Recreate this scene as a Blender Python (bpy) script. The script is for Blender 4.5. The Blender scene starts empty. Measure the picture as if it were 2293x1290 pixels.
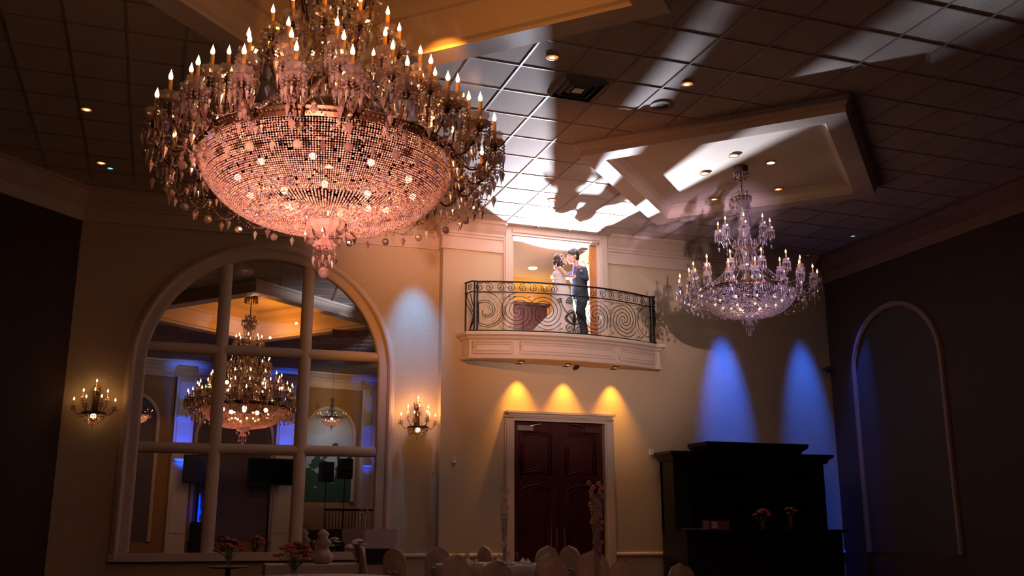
import bpy, math, random
from math import pi, sin, cos, radians as R_, atan2, sqrt, hypot
from mathutils import Vector, Matrix
from mathutils.geometry import tessellate_polygon

rnd = random.Random(7)
S = bpy.context.scene
COL = S.collection

# ---------------------------------------------------------------- camera
EYE = Vector((0, 0, 1.4))
F, CX, CY = 2200.0, 1146.5, 645.0
PITCH, YAW = R_(13.7), R_(-19.6)
cd = bpy.data.cameras.new('camera')
cam = bpy.data.objects.new('camera', cd)
COL.objects.link(cam)
cam.location = EYE
cam.rotation_euler = (pi / 2 + PITCH, 0, YAW)
cd.sensor_width = 36
cd.sensor_fit = 'HORIZONTAL'
cd.lens = 36 * F / 2293
cd.clip_end = 200
S.camera = cam
FW = Vector((sin(-YAW) * cos(PITCH), cos(YAW) * cos(PITCH), sin(PITCH)))
RT = Vector((cos(YAW), sin(YAW), 0))
UP = RT.cross(FW)


def ray(x, y):
    return (FW * F + RT * (x - CX) + UP * (CY - y)).normalized()


def aty(x, y, Y):
    d = ray(x, y)
    return EYE + d * (Y / d.y)


def atz(x, y, z):
    d = ray(x, y)
    return EYE + d * ((z - EYE.z) / d.z)


# ---------------------------------------------------------------- world, view
w = bpy.data.worlds.new('world')
S.world = w
w.use_nodes = True
w.node_tree.nodes['Background'].inputs[0].default_value = (0.10, 0.05, 0.06, 1)
w.node_tree.nodes['Background'].inputs[1].default_value = 0.01
S.view_settings.view_transform = 'Standard'
S.view_settings.look = 'None'
S.view_settings.exposure = 0.0
S.view_settings.gamma = 1.0
S.view_settings.use_curve_mapping = False
S.cycles.max_bounces = 6
S.cycles.diffuse_bounces = 2
S.cycles.glossy_bounces = 3
S.cycles.transmission_bounces = 3
S.cycles.transparent_max_bounces = 6
S.cycles.caustics_reflective = False
S.cycles.caustics_refractive = False
S.cycles.sample_clamp_indirect = 4.0
S.cycles.use_denoising = True


# ---------------------------------------------------------------- lights
def light(name, kind, loc, energy, color, radius=0.05, target=None, angle=60, blend=1.0):
    l = bpy.data.lights.new(name, kind)
    o = bpy.data.objects.new(name, l)
    COL.objects.link(o)
    o.location = loc
    l.energy = energy
    l.color = color
    l.shadow_soft_size = radius
    if kind == 'SPOT':
        l.spot_size = R_(angle)
        l.spot_blend = blend
    if target is not None:
        o.rotation_euler = (Vector(target) - Vector(loc)).to_track_quat('-Z', 'Y').to_euler()
    return o


WARM = (1.0, 0.50, 0.20)
AMBER = (1.0, 0.45, 0.06)
BLUE = (0.02, 0.12, 1.0)
BIG = Vector((1.30, 8.80, 4.76))      # ring centre of the great chandelier
RB = 1.20
SML = Vector((9.12, 13.80, 5.24))     # ring centre of the smaller chandelier
RS = 0.80
FLASH = (8.20, 20.2, 5.86)
light('flash_light', 'SPOT', FLASH, 13500, (0.78, 0.84, 1.0), 0.045, (FLASH[0] - .1, FLASH[1] - 3.0, FLASH[2] + 1.85), 86, 1.0)
# added lamps without fixtures: pools on the balcony end, ceiling and coffer glow
light('wall_fill', 'SPOT', (2.6, 9.5, 7.1), 1350, (1.0, 0.32, 0.03), 0.03, (5.2, 18.6, 5.6), 38)
light('wall_fill', 'SPOT', (5.2, 6.0, 4.2), 2700, (1.0, 0.68, 0.60), 0.03, (8.3, 18.6, 5.7), 32)
light('ceiling_fill', 'SPOT', (5.0, 11.0, 1.2), 280, (1.0, 0.34, 0.14), 0.5, (6.3, 15.4, 7.5), 56)
light('cove_glow', 'POINT', (1.9, 7.6, 7.0), 70, (1.0, 0.34, 0.03), 0.03)
light('bowl_light', 'POINT', BIG + Vector((0, 0, -0.12)), 30, (1.0, 0.42, 0.18), 0.05)
for k in range(5):
    a = 2 * pi * k / 5 + 0.3
    light('bowl_light', 'POINT', BIG + Vector((0.62 * cos(a), 0.62 * sin(a), -0.12)), 9, (1.0, 0.40, 0.16), 0.06)
for k in range(6):
    a = 2 * pi * k / 6
    light('candle_light', 'POINT', BIG + Vector((1.0 * cos(a), 1.0 * sin(a), 0.55)), 4, (1.0, 0.44, 0.20), 0.05)
light('bowl_light', 'POINT', SML + Vector((0, 0, -0.05)), 18, (1.0, 0.50, 0.25), 0.1)
for k in range(4):
    a = 2 * pi * k / 4 + .5
    light('candle_light', 'POINT', SML + Vector((0.72 * cos(a), 0.72 * sin(a), 0.42)), 2.5, (1.0, 0.55, 0.26), 0.05)
# added spots standing in for pink light bounced onto the crystals
light('soft_fill', 'SPOT', (-1.2, 2.0, 1.6), 10500, (1.0, 0.48, 0.38), 0.1, BIG + Vector((0, 0, -.15)), 21)
light('soft_fill', 'SPOT', (6.5, 6.0, 1.8), 4600, (0.92, 0.66, 0.96), 0.1, SML + Vector((0, 0, .5)), 15)
# blue wall washers
for p, t, e, ang in [((4.50, 17.75, 7.4), (4.62, 18.75, 5.0), 620, 34), ((11.45, 17.55, 7.4), (11.5, 18.5, 3.8), 2600, 24),
                     ((13.45, 17.7, 7.4), (13.6, 18.5, 3.4), 1900, 24), ((13.75, 17.2, 7.4), (14.28, 17.6, 3.2), 1500, 22)]:
    light('blue_washer', 'SPOT', p, e, (0.06, 0.42, 1.0) if p[0] < 6 else BLUE, 0.06, t, ang, 1.0)


# ---------------------------------------------------------------- materials
MATS = {}


def mat(name, col, rough=0.6, metal=0.0, spec=0.4, noise=0.0, nscale=8.0, bump=0.0, col2=None, emit=None, estr=0.0, sheen=0.0):
    if name in MATS:
        return MATS[name]
    m = bpy.data.materials.new(name)
    m.use_nodes = True
    nt = m.node_tree
    b = nt.nodes['Principled BSDF']
    b.inputs['Base Color'].default_value = (*col, 1)
    b.inputs['Roughness'].default_value = rough
    b.inputs['Metallic'].default_value = metal
    b.inputs['Specular IOR Level'].default_value = spec
    if sheen:
        b.inputs['Sheen Weight'].default_value = sheen
    if emit:
        b.inputs['Emission Color'].default_value = (*emit, 1)
        b.inputs['Emission Strength'].default_value = estr
    if noise or bump or col2:
        tc = nt.nodes.new('ShaderNodeTexCoord')
        n = nt.nodes.new('ShaderNodeTexNoise')
        n.inputs['Scale'].default_value = nscale
        n.inputs['Detail'].default_value = 6
        nt.links.new(tc.outputs['Object'], n.inputs['Vector'])
        if noise or col2:
            r = nt.nodes.new('ShaderNodeValToRGB')
            c2 = col2 or tuple(max(0, c * (1 - noise)) for c in col)
            r.color_ramp.elements[0].position = 0.35
            r.color_ramp.elements[0].color = (*c2, 1)
            r.color_ramp.elements[1].position = 0.65
            r.color_ramp.elements[1].color = (*col, 1)
            nt.links.new(n.outputs['Fac'], r.inputs['Fac'])
            nt.links.new(r.outputs['Color'], b.inputs['Base Color'])
        if bump:
            bp = nt.nodes.new('ShaderNodeBump')
            bp.inputs['Strength'].default_value = bump
            bp.inputs['Distance'].default_value = 0.02
            nt.links.new(n.outputs['Fac'], bp.inputs['Height'])
            nt.links.new(bp.outputs['Normal'], b.inputs['Normal'])
    MATS[name] = m
    return m


def wood(name, c1, c2, scale=6.0, rough=0.3):
    m = bpy.data.materials.new(name)
    m.use_nodes = True
    nt = m.node_tree
    b = nt.nodes['Principled BSDF']
    b.inputs['Roughness'].default_value = rough
    tc = nt.nodes.new('ShaderNodeTexCoord')
    mp = nt.nodes.new('ShaderNodeMapping')
    mp.inputs['Scale'].default_value = (scale, scale, scale * 0.12)
    n = nt.nodes.new('ShaderNodeTexNoise')
    n.inputs['Scale'].default_value = 2.5
    n.inputs['Detail'].default_value = 8
    n.inputs['Distortion'].default_value = 1.2
    r = nt.nodes.new('ShaderNodeValToRGB')
    r.color_ramp.elements[0].position = 0.3
    r.color_ramp.elements[0].color = (*c1, 1)
    r.color_ramp.elements[1].position = 0.7
    r.color_ramp.elements[1].color = (*c2, 1)
    nt.links.new(tc.outputs['Object'], mp.inputs['Vector'])
    nt.links.new(mp.outputs['Vector'], n.inputs['Vector'])
    nt.links.new(n.outputs['Fac'], r.inputs['Fac'])
    nt.links.new(r.outputs['Color'], b.inputs['Base Color'])
    return m


def crystal(name, col, hot, trans=0.45, transp=0.12):
    """cut glass drops: sparkle painted in as a tint per bead, partly clear, partly glittering"""
    m = bpy.data.materials.new(name)
    m.use_nodes = True
    nt = m.node_tree
    for n in list(nt.nodes):
        nt.nodes.remove(n)
    L = nt.links.new
    out = nt.nodes.new('ShaderNodeOutputMaterial')
    geo = nt.nodes.new('ShaderNodeNewGeometry')
    ramp = nt.nodes.new('ShaderNodeValToRGB')
    e = ramp.color_ramp.elements
    e[0].color = (*[c * 0.35 for c in col], 1)
    e[1].position = 0.45
    e[1].color = (*col, 1)
    e2 = e.new(0.86)
    e2.color = (*hot, 1)
    e3 = e.new(0.97)
    e3.color = (0.5, 0.6, 1.0, 1)
    L(geo.outputs['Random Per Island'], ramp.inputs['Fac'])  # random bright and blue beads paint in the sparkle
    tr = nt.nodes.new('ShaderNodeBsdfTranslucent')
    L(ramp.outputs['Color'], tr.inputs['Color'])
    df = nt.nodes.new('ShaderNodeBsdfDiffuse')
    L(ramp.outputs['Color'], df.inputs['Color'])
    m0 = nt.nodes.new('ShaderNodeMixShader')
    m0.inputs[0].default_value = 0.45
    L(tr.outputs[0], m0.inputs[1])
    L(df.outputs[0], m0.inputs[2])
    gl = nt.nodes.new('ShaderNodeBsdfGlossy')
    gl.inputs['Roughness'].default_value = 0.12
    gl.inputs['Color'].default_value = (1, 0.96, 0.94, 1)
    m1 = nt.nodes.new('ShaderNodeMixShader')
    m1.inputs[0].default_value = trans
    L(m0.outputs[0], m1.inputs[1])
    L(gl.outputs[0], m1.inputs[2])
    tp = nt.nodes.new('ShaderNodeBsdfTransparent')
    m2 = nt.nodes.new('ShaderNodeMixShader')
    m2.inputs[0].default_value = transp
    L(m1.outputs[0], m2.inputs[1])
    L(tp.outputs[0], m2.inputs[2])
    L(m2.outputs[0], out.inputs[0])
    return m


def emission(name, col, strength):
    m = bpy.data.materials.new(name)
    m.use_nodes = True
    nt = m.node_tree
    for n in list(nt.nodes):
        nt.nodes.remove(n)
    out = nt.nodes.new('ShaderNodeOutputMaterial')
    e = nt.nodes.new('ShaderNodeEmission')
    e.inputs[0].default_value = (*col, 1)
    e.inputs[1].default_value = strength
    nt.links.new(e.outputs[0], out.inputs[0])
    m.cycles.emission_sampling = 'NONE'
    return m


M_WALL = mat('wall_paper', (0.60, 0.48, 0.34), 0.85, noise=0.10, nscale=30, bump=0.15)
M_CEIL = mat('ceiling_tile', (0.60, 0.50, 0.45), 0.9, noise=0.08, nscale=60, bump=0.25)
M_TBAR = mat('ceiling_grid_metal', (0.34, 0.26, 0.23), 0.45)
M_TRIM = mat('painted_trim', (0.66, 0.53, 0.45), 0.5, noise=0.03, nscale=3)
M_FLOOR = mat('carpet', (0.06, 0.03, 0.03), 0.95, noise=0.5, nscale=4)
M_BRONZE = mat('dark_bronze', (0.10, 0.045, 0.025), 0.35, metal=0.8, noise=0.3, nscale=20)
M_BRASS = mat('brass', (0.75, 0.45, 0.16), 0.3, metal=1.0)
M_IRON = mat('wrought_iron', (0.012, 0.011, 0.012), 0.42, metal=0.2, noise=0.3, nscale=40)
M_CANDLE = mat('candle_sleeve', (0.80, 0.46, 0.20), 0.5)
M_CRY_BOWL = crystal('pink_lit_crystal', (0.95, 0.55, 0.50), (1.0, 0.85, 0.62), 0.28, 0.08)  # pink cast of the light put into the bead colour
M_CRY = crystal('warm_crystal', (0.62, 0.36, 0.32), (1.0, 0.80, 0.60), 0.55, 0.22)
M_CRY_L = crystal('lilac_lit_crystal', (0.78, 0.60, 0.74), (1.0, 0.92, 0.95), 0.42, 0.15)  # lilac cast of the cool light put into the bead colour
M_CUP = crystal('cup_glass', (0.75, 0.58, 0.60), (0.9, 0.8, 0.8), 0.5, 0.45)
M_FLAME = emission('flame_bulb', (1.0, 0.62, 0.26), 9.0)
M_INBULB = emission('inner_bulb', (1.0, 0.60, 0.22), 9.0)
M_MIRROR = mat('mirror_glass', (0.86, 0.84, 0.84), 0.0, metal=1.0)
M_DOOR = wood('mahogany', (0.030, 0.003, 0.003), (0.085, 0.006, 0.006), 5, 0.4)
M_OAK = wood('orange_oak', (0.30, 0.10, 0.03), (0.50, 0.19, 0.06), 6, 0.35)
M_BLACK = wood('black_lacquer', (0.006, 0.005, 0.005), (0.012, 0.009, 0.008), 5, 0.4)
M_STEEL = mat('satin_steel', (0.50, 0.42, 0.36), 0.35, metal=0.9)
M_VENT = mat('vent_metal', (0.42, 0.40, 0.42), 0.35, metal=0.5)
M_DARK = mat('matt_black', (0.01, 0.01, 0.01), 0.7)
M_CLOTH = mat('chair_cloth', (0.46, 0.36, 0.34), 0.85, noise=0.15, nscale=5, sheen=0.2)
M_TCLOTH = mat('table_cloth', (0.50, 0.42, 0.38), 0.85, noise=0.1, nscale=4)
M_PLATE = mat('china', (0.75, 0.72, 0.70), 0.2)
M_GLASS = mat('clear_glass', (0.35, 0.34, 0.36), 0.05, spec=0.9)
M_GLASS.node_tree.nodes['Principled BSDF'].inputs['Alpha'].default_value = 0.2
M_PETAL = mat('petal', (0.85, 0.72, 0.62), 0.7, noise=0.2, nscale=30)
M_PETALR = mat('petal_rose', (0.55, 0.12, 0.12), 0.7, noise=0.3, nscale=30)
M_STEM = mat('stem_green', (0.10, 0.14, 0.04), 0.7)
M_SKIN = mat('skin', (0.78, 0.46, 0.36), 0.5, noise=0.05, nscale=10)
M_SKINB = mat('skin_bride', (0.80, 0.50, 0.40), 0.5, noise=0.05, nscale=10)
M_SUIT = mat('suit_charcoal', (0.026, 0.032, 0.050), 0.75, noise=0.15, nscale=60)
M_SHIRT = mat('shirt', (0.85, 0.85, 0.88), 0.7)
M_TIE = mat('tie_blue', (0.03, 0.06, 0.42), 0.5)
M_HAIR = mat('hair_dark', (0.030, 0.018, 0.014), 0.4, noise=0.4, nscale=60)
M_GOWN = mat('gown', (0.80, 0.78, 0.82), 0.6, noise=0.06, nscale=40, bump=0.1)
M_CORR = mat('corridor_plaster', (0.62, 0.44, 0.30), 0.8, noise=0.05, nscale=3)


# ---------------------------------------------------------------- mesh builder
class MB:
    def __init__(s):
        s.v = []
        s.f = []

    def add(s, vs, fs):
        n = len(s.v)
        s.v.extend(tuple(p) for p in vs)
        s.f.extend(tuple(i + n for i in f) for f in fs)
        return s

    def box(s, a, b, rz=0, o=(0, 0, 0)):
        x0, y0, z0 = a
        x1, y1, z1 = b
        vs = [(x0, y0, z0), (x1, y0, z0), (x1, y1, z0), (x0, y1, z0), (x0, y0, z1), (x1, y0, z1), (x1, y1, z1), (x0, y1, z1)]
        if rz:
            c, q = cos(rz), sin(rz)
            vs = [(x * c - y * q, x * q + y * c, z) for x, y, z in vs]
        vs = [(x + o[0], y + o[1], z + o[2]) for x, y, z in vs]
        return s.add(vs, [(0, 3, 2, 1), (4, 5, 6, 7), (0, 1, 5, 4), (1, 2, 6, 5), (2, 3, 7, 6), (3, 0, 4, 7)])

    def octa(s, c, rx, rz=None, low=None):
        rz = rz or rx
        low = low or rz
        x, y, z = c
        a = rnd.random() * 1.5
        q, w_ = rx * cos(a), rx * sin(a)
        return s.add([(x + q, y + w_, z), (x - w_, y + q, z), (x - q, y - w_, z), (x + w_, y - q, z), (x, y, z + rz), (x, y, z - low)],
                     [(0, 1, 4), (1, 2, 4), (2, 3, 4), (3, 0, 4), (1, 0, 5), (2, 1, 5), (3, 2, 5), (0, 3, 5)])

    def lathe(s, prof, n=16, c=(0, 0, 0), sx=1, sy=1, a0=0.0, sweep=2 * pi, flute=0, fd=0.0):
        full = abs(sweep - 2 * pi) < 1e-6
        m = n if full else n + 1
        vs = []
        for r, z in prof:
            for k in range(m):
                a = a0 + sweep * k / n
                q = r * (1 + fd * cos(flute * a)) if flute else r
                vs.append((c[0] + q * cos(a) * sx, c[1] + q * sin(a) * sy, c[2] + z))
        fs = []
        for i in range(len(prof) - 1):
            for k in range(n):
                k2 = (k + 1) % m
                fs.append((i * m + k, i * m + k2, (i + 1) * m + k2, (i + 1) * m + k))
        if full:
            if prof[0][0] > 1e-5:
                fs.append(tuple(reversed(range(m))))
            if prof[-1][0] > 1e-5:
                fs.append(tuple((len(prof) - 1) * m + k for k in range(m)))
        return s.add(vs, fs)

    def tube(s, pts, r, n=6, closed=False, flat=1.0):
        pts = [Vector(p) for p in pts]
        rs = r if isinstance(r, (list, tuple)) else [r] * len(pts)
        N = len(pts)
        vs = []
        ref = None
        for i, p in enumerate(pts):
            a = pts[i - 1] if (i > 0 or closed) else p
            b = pts[(i + 1) % N] if (i < N - 1 or closed) else p
            t = (b - a)
            if t.length < 1e-9:
                t = Vector((0, 0, 1))
            t.normalize()
            if ref is None:
                ref = Vector((0, 0, 1)) if abs(t.z) < 0.9 else Vector((1, 0, 0))
            u = (ref - t * ref.dot(t))
            if u.length < 1e-6:
                u = t.orthogonal()
            u.normalize()
            ref = u
            v = t.cross(u)
            for k in range(n):
                q = 2 * pi * k / n
                vs.append(p + u * (rs[i] * cos(q)) + v * (rs[i] * sin(q) * flat))
        fs = []
        for i in range(N if closed else N - 1):
            j = (i + 1) % N
            for k in range(n):
                k2 = (k + 1) % n
                fs.append((i * n + k, i * n + k2, j * n + k2, j * n + k))
        if not closed:
            fs.append(tuple(reversed(range(n))))
            fs.append(tuple((N - 1) * n + k for k in range(n)))
        return s.add(vs, fs)

    def ball(s, c, r, n=10, sx=1, sy=1, sz=1):
        prof = [(r * sin(pi * i / (n // 2 + 1)), -r * cos(pi * i / (n // 2 + 1)) * sz) for i in range(n // 2 + 2)]
        prof[0] = (1e-4, prof[0][1])
        prof[-1] = (1e-4, prof[-1][1])
        return s.lathe(prof, n, c, sx, sy)

    def sweep(s, path, prof, closed=False):
        """path: xy points; prof: (offset to the right of travel, z)"""
        N = len(path)
        M = len(prof)
        vs = []
        for i, (x, y) in enumerate(path):
            a = path[i - 1] if (i > 0 or closed) else None
            b = path[(i + 1) % N] if (i < N - 1 or closed) else None
            n1 = n2 = None
            if a:
                d = Vector((x - a[0], y - a[1])).normalized()
                n1 = Vector((d.y, -d.x))
            if b:
                d = Vector((b[0] - x, b[1] - y)).normalized()
                n2 = Vector((d.y, -d.x))
            if n1 is None:
                nn = n2
            elif n2 is None:
                nn = n1
            else:
                nn = (n1 + n2)
                nn = nn / max(0.3, nn.dot(n1))
            for o, z in prof:
                vs.append((x + nn.x * o, y + nn.y * o, z))
        fs = []
        for i in range(N if closed else N - 1):
            j = (i + 1) % N
            for k in range(M - 1):
                fs.append((i * M + k, i * M + k + 1, j * M + k + 1, j * M + k))
        if not closed:
            fs.append(tuple(range(M)))
            fs.append(tuple(reversed([(N - 1) * M + k for k in range(M)])))
        return s.add(vs, fs)

    def build(s, name, m, parent=None, smooth=False, loc=None, rz=0):
        me = bpy.data.meshes.new(name)
        me.from_pydata([tuple(p) for p in s.v], [], s.f)
        me.update()
        if smooth:
            me.polygons.foreach_set('use_smooth', [True] * len(me.polygons))
        me.materials.append(m)
        o = bpy.data.objects.new(name, me)
        COL.objects.link(o)
        if parent is not None:
            o.parent = parent
        if loc is not None:
            o.location = loc
        o.rotation_euler[2] = rz
        return o


def tag(o, label=None, cat=None, group=None, kind=None):
    if label:
        o['label'] = label
    if cat:
        o['category'] = cat
    if group:
        o['group'] = group
    if kind:
        o['kind'] = kind
    return o


def thing(name, label, cat, loc=(0, 0, 0), rz=0, group=None):
    o = bpy.data.objects.new(name, None)
    COL.objects.link(o)
    o.location = loc
    o.rotation_euler[2] = rz
    o.empty_display_size = 0.1
    return tag(o, label, cat, group)


def struct(name, mb, m, smooth=False):
    return tag(mb.build(name, m, smooth=smooth), kind='structure')


def copy_part(o, parent, loc=None, rz=None):
    c = o.copy()
    COL.objects.link(c)
    c.parent = parent
    if loc is not None:
        c.location = loc
    if rz is not None:
        c.rotation_euler[2] = rz
    for ch in o.children:
        copy_part(ch, c)
    return c


def copy_thing(o, loc, rz, label, group=None):
    c = copy_part(o, None, loc, rz)
    c['label'] = label
    if group:
        c['group'] = group
    return c


def remesh(o, voxel=0.012, smooth=2):
    r = o.modifiers.new('skin_surface', 'REMESH')
    r.mode = 'VOXEL'
    r.voxel_size = voxel
    r.use_smooth_shade = True
    q = o.modifiers.new('relax', 'SMOOTH')
    q.iterations = smooth
    q.factor = 0.5
    return o


# ---------------------------------------------------------------- room shell
ZC = 7.5
WY = 18.5
MP0 = Vector((5.11, 18.75))
MA = R_(-2.6)
MT = Vector((cos(MA), sin(MA)))            # along the mirror wall
MN = Vector((-sin(MA), cos(MA)))           # into the mirror wall


def mw(s, z, out=0.0):                     # a point of the mirror wall
    p = MP0 + MT * s - MN * out
    return (p.x, p.y, z)


BIGC = Vector((1.45, 9.10))                # coffer centres
SMLC = Vector((9.02, 13.80))


def diamond(c, h):
    return [(c.x, c.y + h), (c.x - h, c.y), (c.x, c.y - h), (c.x + h, c.y)]


B_OUT, B_IN, B_REC, B_Z = 3.75, 3.15, 3.05, 8.1
S_OUT, S_IN, S_REC, S_Z = 2.93, 2.42, 2.36, 7.48
ZR = 7.27
ZS = 7.2                                    # underside of the coffer frames


def flat(polys, z):
    tess = tessellate_polygon([[Vector((x, y, 0)) for x, y in p] for p in polys])
    allv = [(x, y, z) for p in polys for x, y in p]
    return MB().add(allv, [tuple(t) for t in tess])


outer = [(-9, 19.3), (-9, -5), (16, -5), (16, 18.55), (8.9, 18.55), (5.11, 18.55), (5.11, 19.3)]
struct('ceiling', flat([outer, list(reversed(diamond(BIGC, B_OUT - .1))), list(reversed(diamond(SMLC, S_OUT - .1)))], ZC), M_CEIL)
# suspended grid
g = MB()


def inside(x, y, c, h):
    return abs(x - c.x) + abs(y - c.y) < h


TX, TY = 0.715, 0.79
def grid_run(fn, a, b):
    n = int((b - a) / 0.05)
    run = None
    for i in range(n + 1):
        t = a + (b - a) * i / n
        x, y = fn(t)
        ok = not inside(x, y, BIGC, B_OUT + .03) and not inside(x, y, SMLC, S_OUT + .03)
        if ok and run is None:
            run = (x, y)
        if (not ok or i == n) and run is not None:
            yield run, (x, y)
            run = None


for i in range(-13, 16):
    X = 4.93 + TX * i
    for (x0, y0), (x1, y1) in grid_run(lambda t: (X, t), 0, 18.4):
        if y1 - y0 > .1:
            g.box((X - .014, y0, ZC - .012), (X + .014, y1, ZC - .001))
for j in range(-13, 10):
    Y = 11.50 + TY * j
    for (x0, y0), (x1, y1) in grid_run(lambda t: (t, Y), -6, 14.2):
        if x1 - x0 > .1:
            g.box((x0, Y - .011, ZC - .010), (x1, Y + .011, ZC - .001))
struct('trim_1', g, M_TBAR)


def coffer(c, ho, hi, hr, zr, name_trim, name_ceil, steps):
    m = MB()
    # closed ring; travelling counter-clockwise, outside lies to the right
    path = [(c.x, c.y + 1), (c.x - 1, c.y), (c.x, c.y - 1), (c.x + 1, c.y)]
    k = 1 / sqrt(2)
    prof = [((h - 1) * k, z) for h, z in steps]
    m.sweep(path, prof, closed=True)
    struct(name_trim, m, M_TRIM)
    struct(name_ceil, MB().add([(x, y, zr) for x, y in diamond(c, hr + .02)], [(0, 1, 2, 3)]), mat('coffer_plaster', (0.66, 0.55, 0.46), 0.8, noise=0.04, nscale=2))


coffer(SMLC, S_OUT, S_IN, S_REC, S_Z, 'trim_2', 'ceiling_coffer_right',
       [(S_OUT + .12, ZC), (S_OUT + .12, ZC - .04), (S_OUT + .06, ZC - .06), (S_OUT + .03, ZC - .12), (S_OUT, ZC - .13), (S_OUT, ZR),
        (S_IN + .05, ZR), (S_IN + .05, ZR + .02), (S_IN + .02, ZR + .03), (S_IN + .02, ZR + .05), (S_IN, ZR + .06), (S_IN - .03, ZR + .13),
        (S_IN - .12, ZR + .18), (S_IN - .18, ZR + .19), (S_IN - .18, S_Z)])
S_REC2 = S_IN - .22
coffer(BIGC, B_OUT, B_IN, B_REC, B_Z, 'trim_3', 'ceiling_coffer_left',
       [(B_OUT + .12, ZC), (B_OUT + .12, ZC - .05), (B_OUT + .05, ZC - .08), (B_OUT, ZC - .16), (B_OUT, ZS),
        (B_IN + .1, ZS), (B_IN + .1, ZS + .05), (B_IN + .04, ZS + .08), (B_IN, ZS + .22), (B_IN, ZS + .5),
        (B_IN - .06, ZS + .52), (B_IN - .06, ZS + .7), (B_IN - .2, ZS + .82), (B_IN - .2, B_Z)])

# floor
struct('floor', MB().box((-9, -5, -.1), (16, 24, 0)), M_FLOOR)

# balcony wall with the door opening and the balcony opening
DX0, DX1, DZ = 6.62, 8.59, 3.47
OX0, OX1, OZ0, OZ1 = 6.58, 8.56, 5.15, 7.33
XR = 14.3
wb = MB()
TH = .3
wb.box((5.11, WY, 0), (DX0, WY + TH, ZC + .2)).box((DX1, WY, 0), (XR + .3, WY + TH, ZC + .2))
wb.box((DX0, WY, DZ), (DX1, WY + TH, OZ0))
wb.box((DX0, WY, OZ1), (DX1, WY + TH, ZC + .2))
struct('wall_balcony', wb, M_WALL)
# mirror wall (left), turned a little
ml = MB()
a = mw(-6.78, 0)
b = mw(.3, 0)
pts = [(a[0], a[1]), (b[0], b[1]), (b[0] + MN.x * .3, b[1] + MN.y * .3), (a[0] + MN.x * .3, a[1] + MN.y * .3)]
ml.add([(x, y, 0) for x, y in pts] + [(x, y, ZC + .2) for x, y in pts], [(3, 2, 1, 0), (4, 5, 6, 7), (0, 1, 5, 4), (1, 2, 6, 5), (2, 3, 7, 6), (3, 0, 4, 7)])
struct('wall_mirror', ml, M_WALL)
CORN = Vector((a[0], a[1]))


def wall_seg(name, p, q, m=M_WALL, z0=0, z1=ZC + .2, t=.2):
    d = Vector((q[0] - p[0], q[1] - p[1]))
    L = d.length
    return struct(name, MB().box((0, 0, z0), (L, t, z1), rz=atan2(d.y, d.x), o=(p[0], p[1], 0)), m)


M_SIDE = mat('side_wall_dimmed', (0.05, 0.025, 0.018), 0.85, noise=0.10, nscale=30)  # shade of the dim side walls put into the colour
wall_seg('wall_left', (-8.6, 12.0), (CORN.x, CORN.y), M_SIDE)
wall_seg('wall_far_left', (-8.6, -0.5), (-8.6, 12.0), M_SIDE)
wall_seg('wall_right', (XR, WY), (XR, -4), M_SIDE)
BK0 = Vector((-2.85, -0.35))
BD = Vector((0.955, -0.295)).normalized()
BN = Vector((-BD.y, BD.x))                  # points into the hall


def bw(s, z, out=0.0):
    p = BK0 + BD * s + BN * out
    return (p.x, p.y, z)


pE = bw(9.0, 0)
M_REAR = mat('rear_wall_paper', (0.40, 0.24, 0.12), 0.85, noise=0.10, nscale=30)
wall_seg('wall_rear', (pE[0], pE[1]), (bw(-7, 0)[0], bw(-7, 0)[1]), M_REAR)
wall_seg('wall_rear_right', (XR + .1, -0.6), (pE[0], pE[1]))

# crown moulding
CROWN = [(0, 6.90), (.045, 6.90), (.045, 6.95), (.03, 6.96), (.03, 7.16), (.06, 7.17), (.06, 7.21), (.09, 7.23), (.09, 7.27), (.16, 7.33),
         (.24, 7.42), (.30, 7.44), (.30, 7.5), (0, 7.5)]


def crown(name, path, dz=0):
    return struct(name, MB().sweep(path, [(o, z + dz) for o, z in CROWN]), M_TRIM)


crown('trim_4', [(5.11, WY + .2), (5.11, WY), (OX0 - .19, WY)])
crown('trim_5', [(OX1 + .19, WY), (XR - .3, WY)])
M_TRIM_D = mat('dimmed_trim', (.22, .13, .10), .6)  # trim on the right wall darkened in its colour to paint the shade
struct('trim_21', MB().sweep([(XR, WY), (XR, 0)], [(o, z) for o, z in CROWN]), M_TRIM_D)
crown('trim_6', [(-8.6, 12.0), (CORN.x, CORN.y), (mw(0, 0)[0], mw(0, 0)[1])], 0.02)
crown('trim_7', [(XR + .1, -.6), (pE[0], pE[1]), (bw(-6, 0)[0], bw(-6, 0)[1])], .0)
# chair rail
RAIL = [(0, .84), (.03, .84), (.04, .86), (.04, .89), (.02, .92), (0, .92)]
struct('trim_8', MB().sweep([(DX1 + .2, WY), (XR, WY)], RAIL), M_TRIM)
struct('trim_9', MB().sweep([(mw(-.7, 0)[0], mw(-.7, 0)[1]), (mw(0, 0)[0], mw(0, 0)[1])], RAIL), M_TRIM)
struct('trim_10', MB().sweep([(5.11, WY), (DX0 - .2, WY)], RAIL), M_TRIM)

# mirror in its arched frame ------------------------------------------------
MC, MZ = -3.33, 4.30        # arch centre along the wall, springing height
RO, RI = 2.46, 2.13
MB0 = 0.86
mr = thing('arched_mirror', 'tall arched wall mirror with nine panes in a painted frame, reflecting the hall', 'mirror', mw(MC, MB0))
mr.rotation_euler[2] = MA


def arch_pts(r, n=48):
    return [(-r, MB0)] + [(r * cos(pi - pi * k / n), MZ + r * sin(pi * k / n)) for k in range(n + 1)] + [(r, MB0)]


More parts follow.
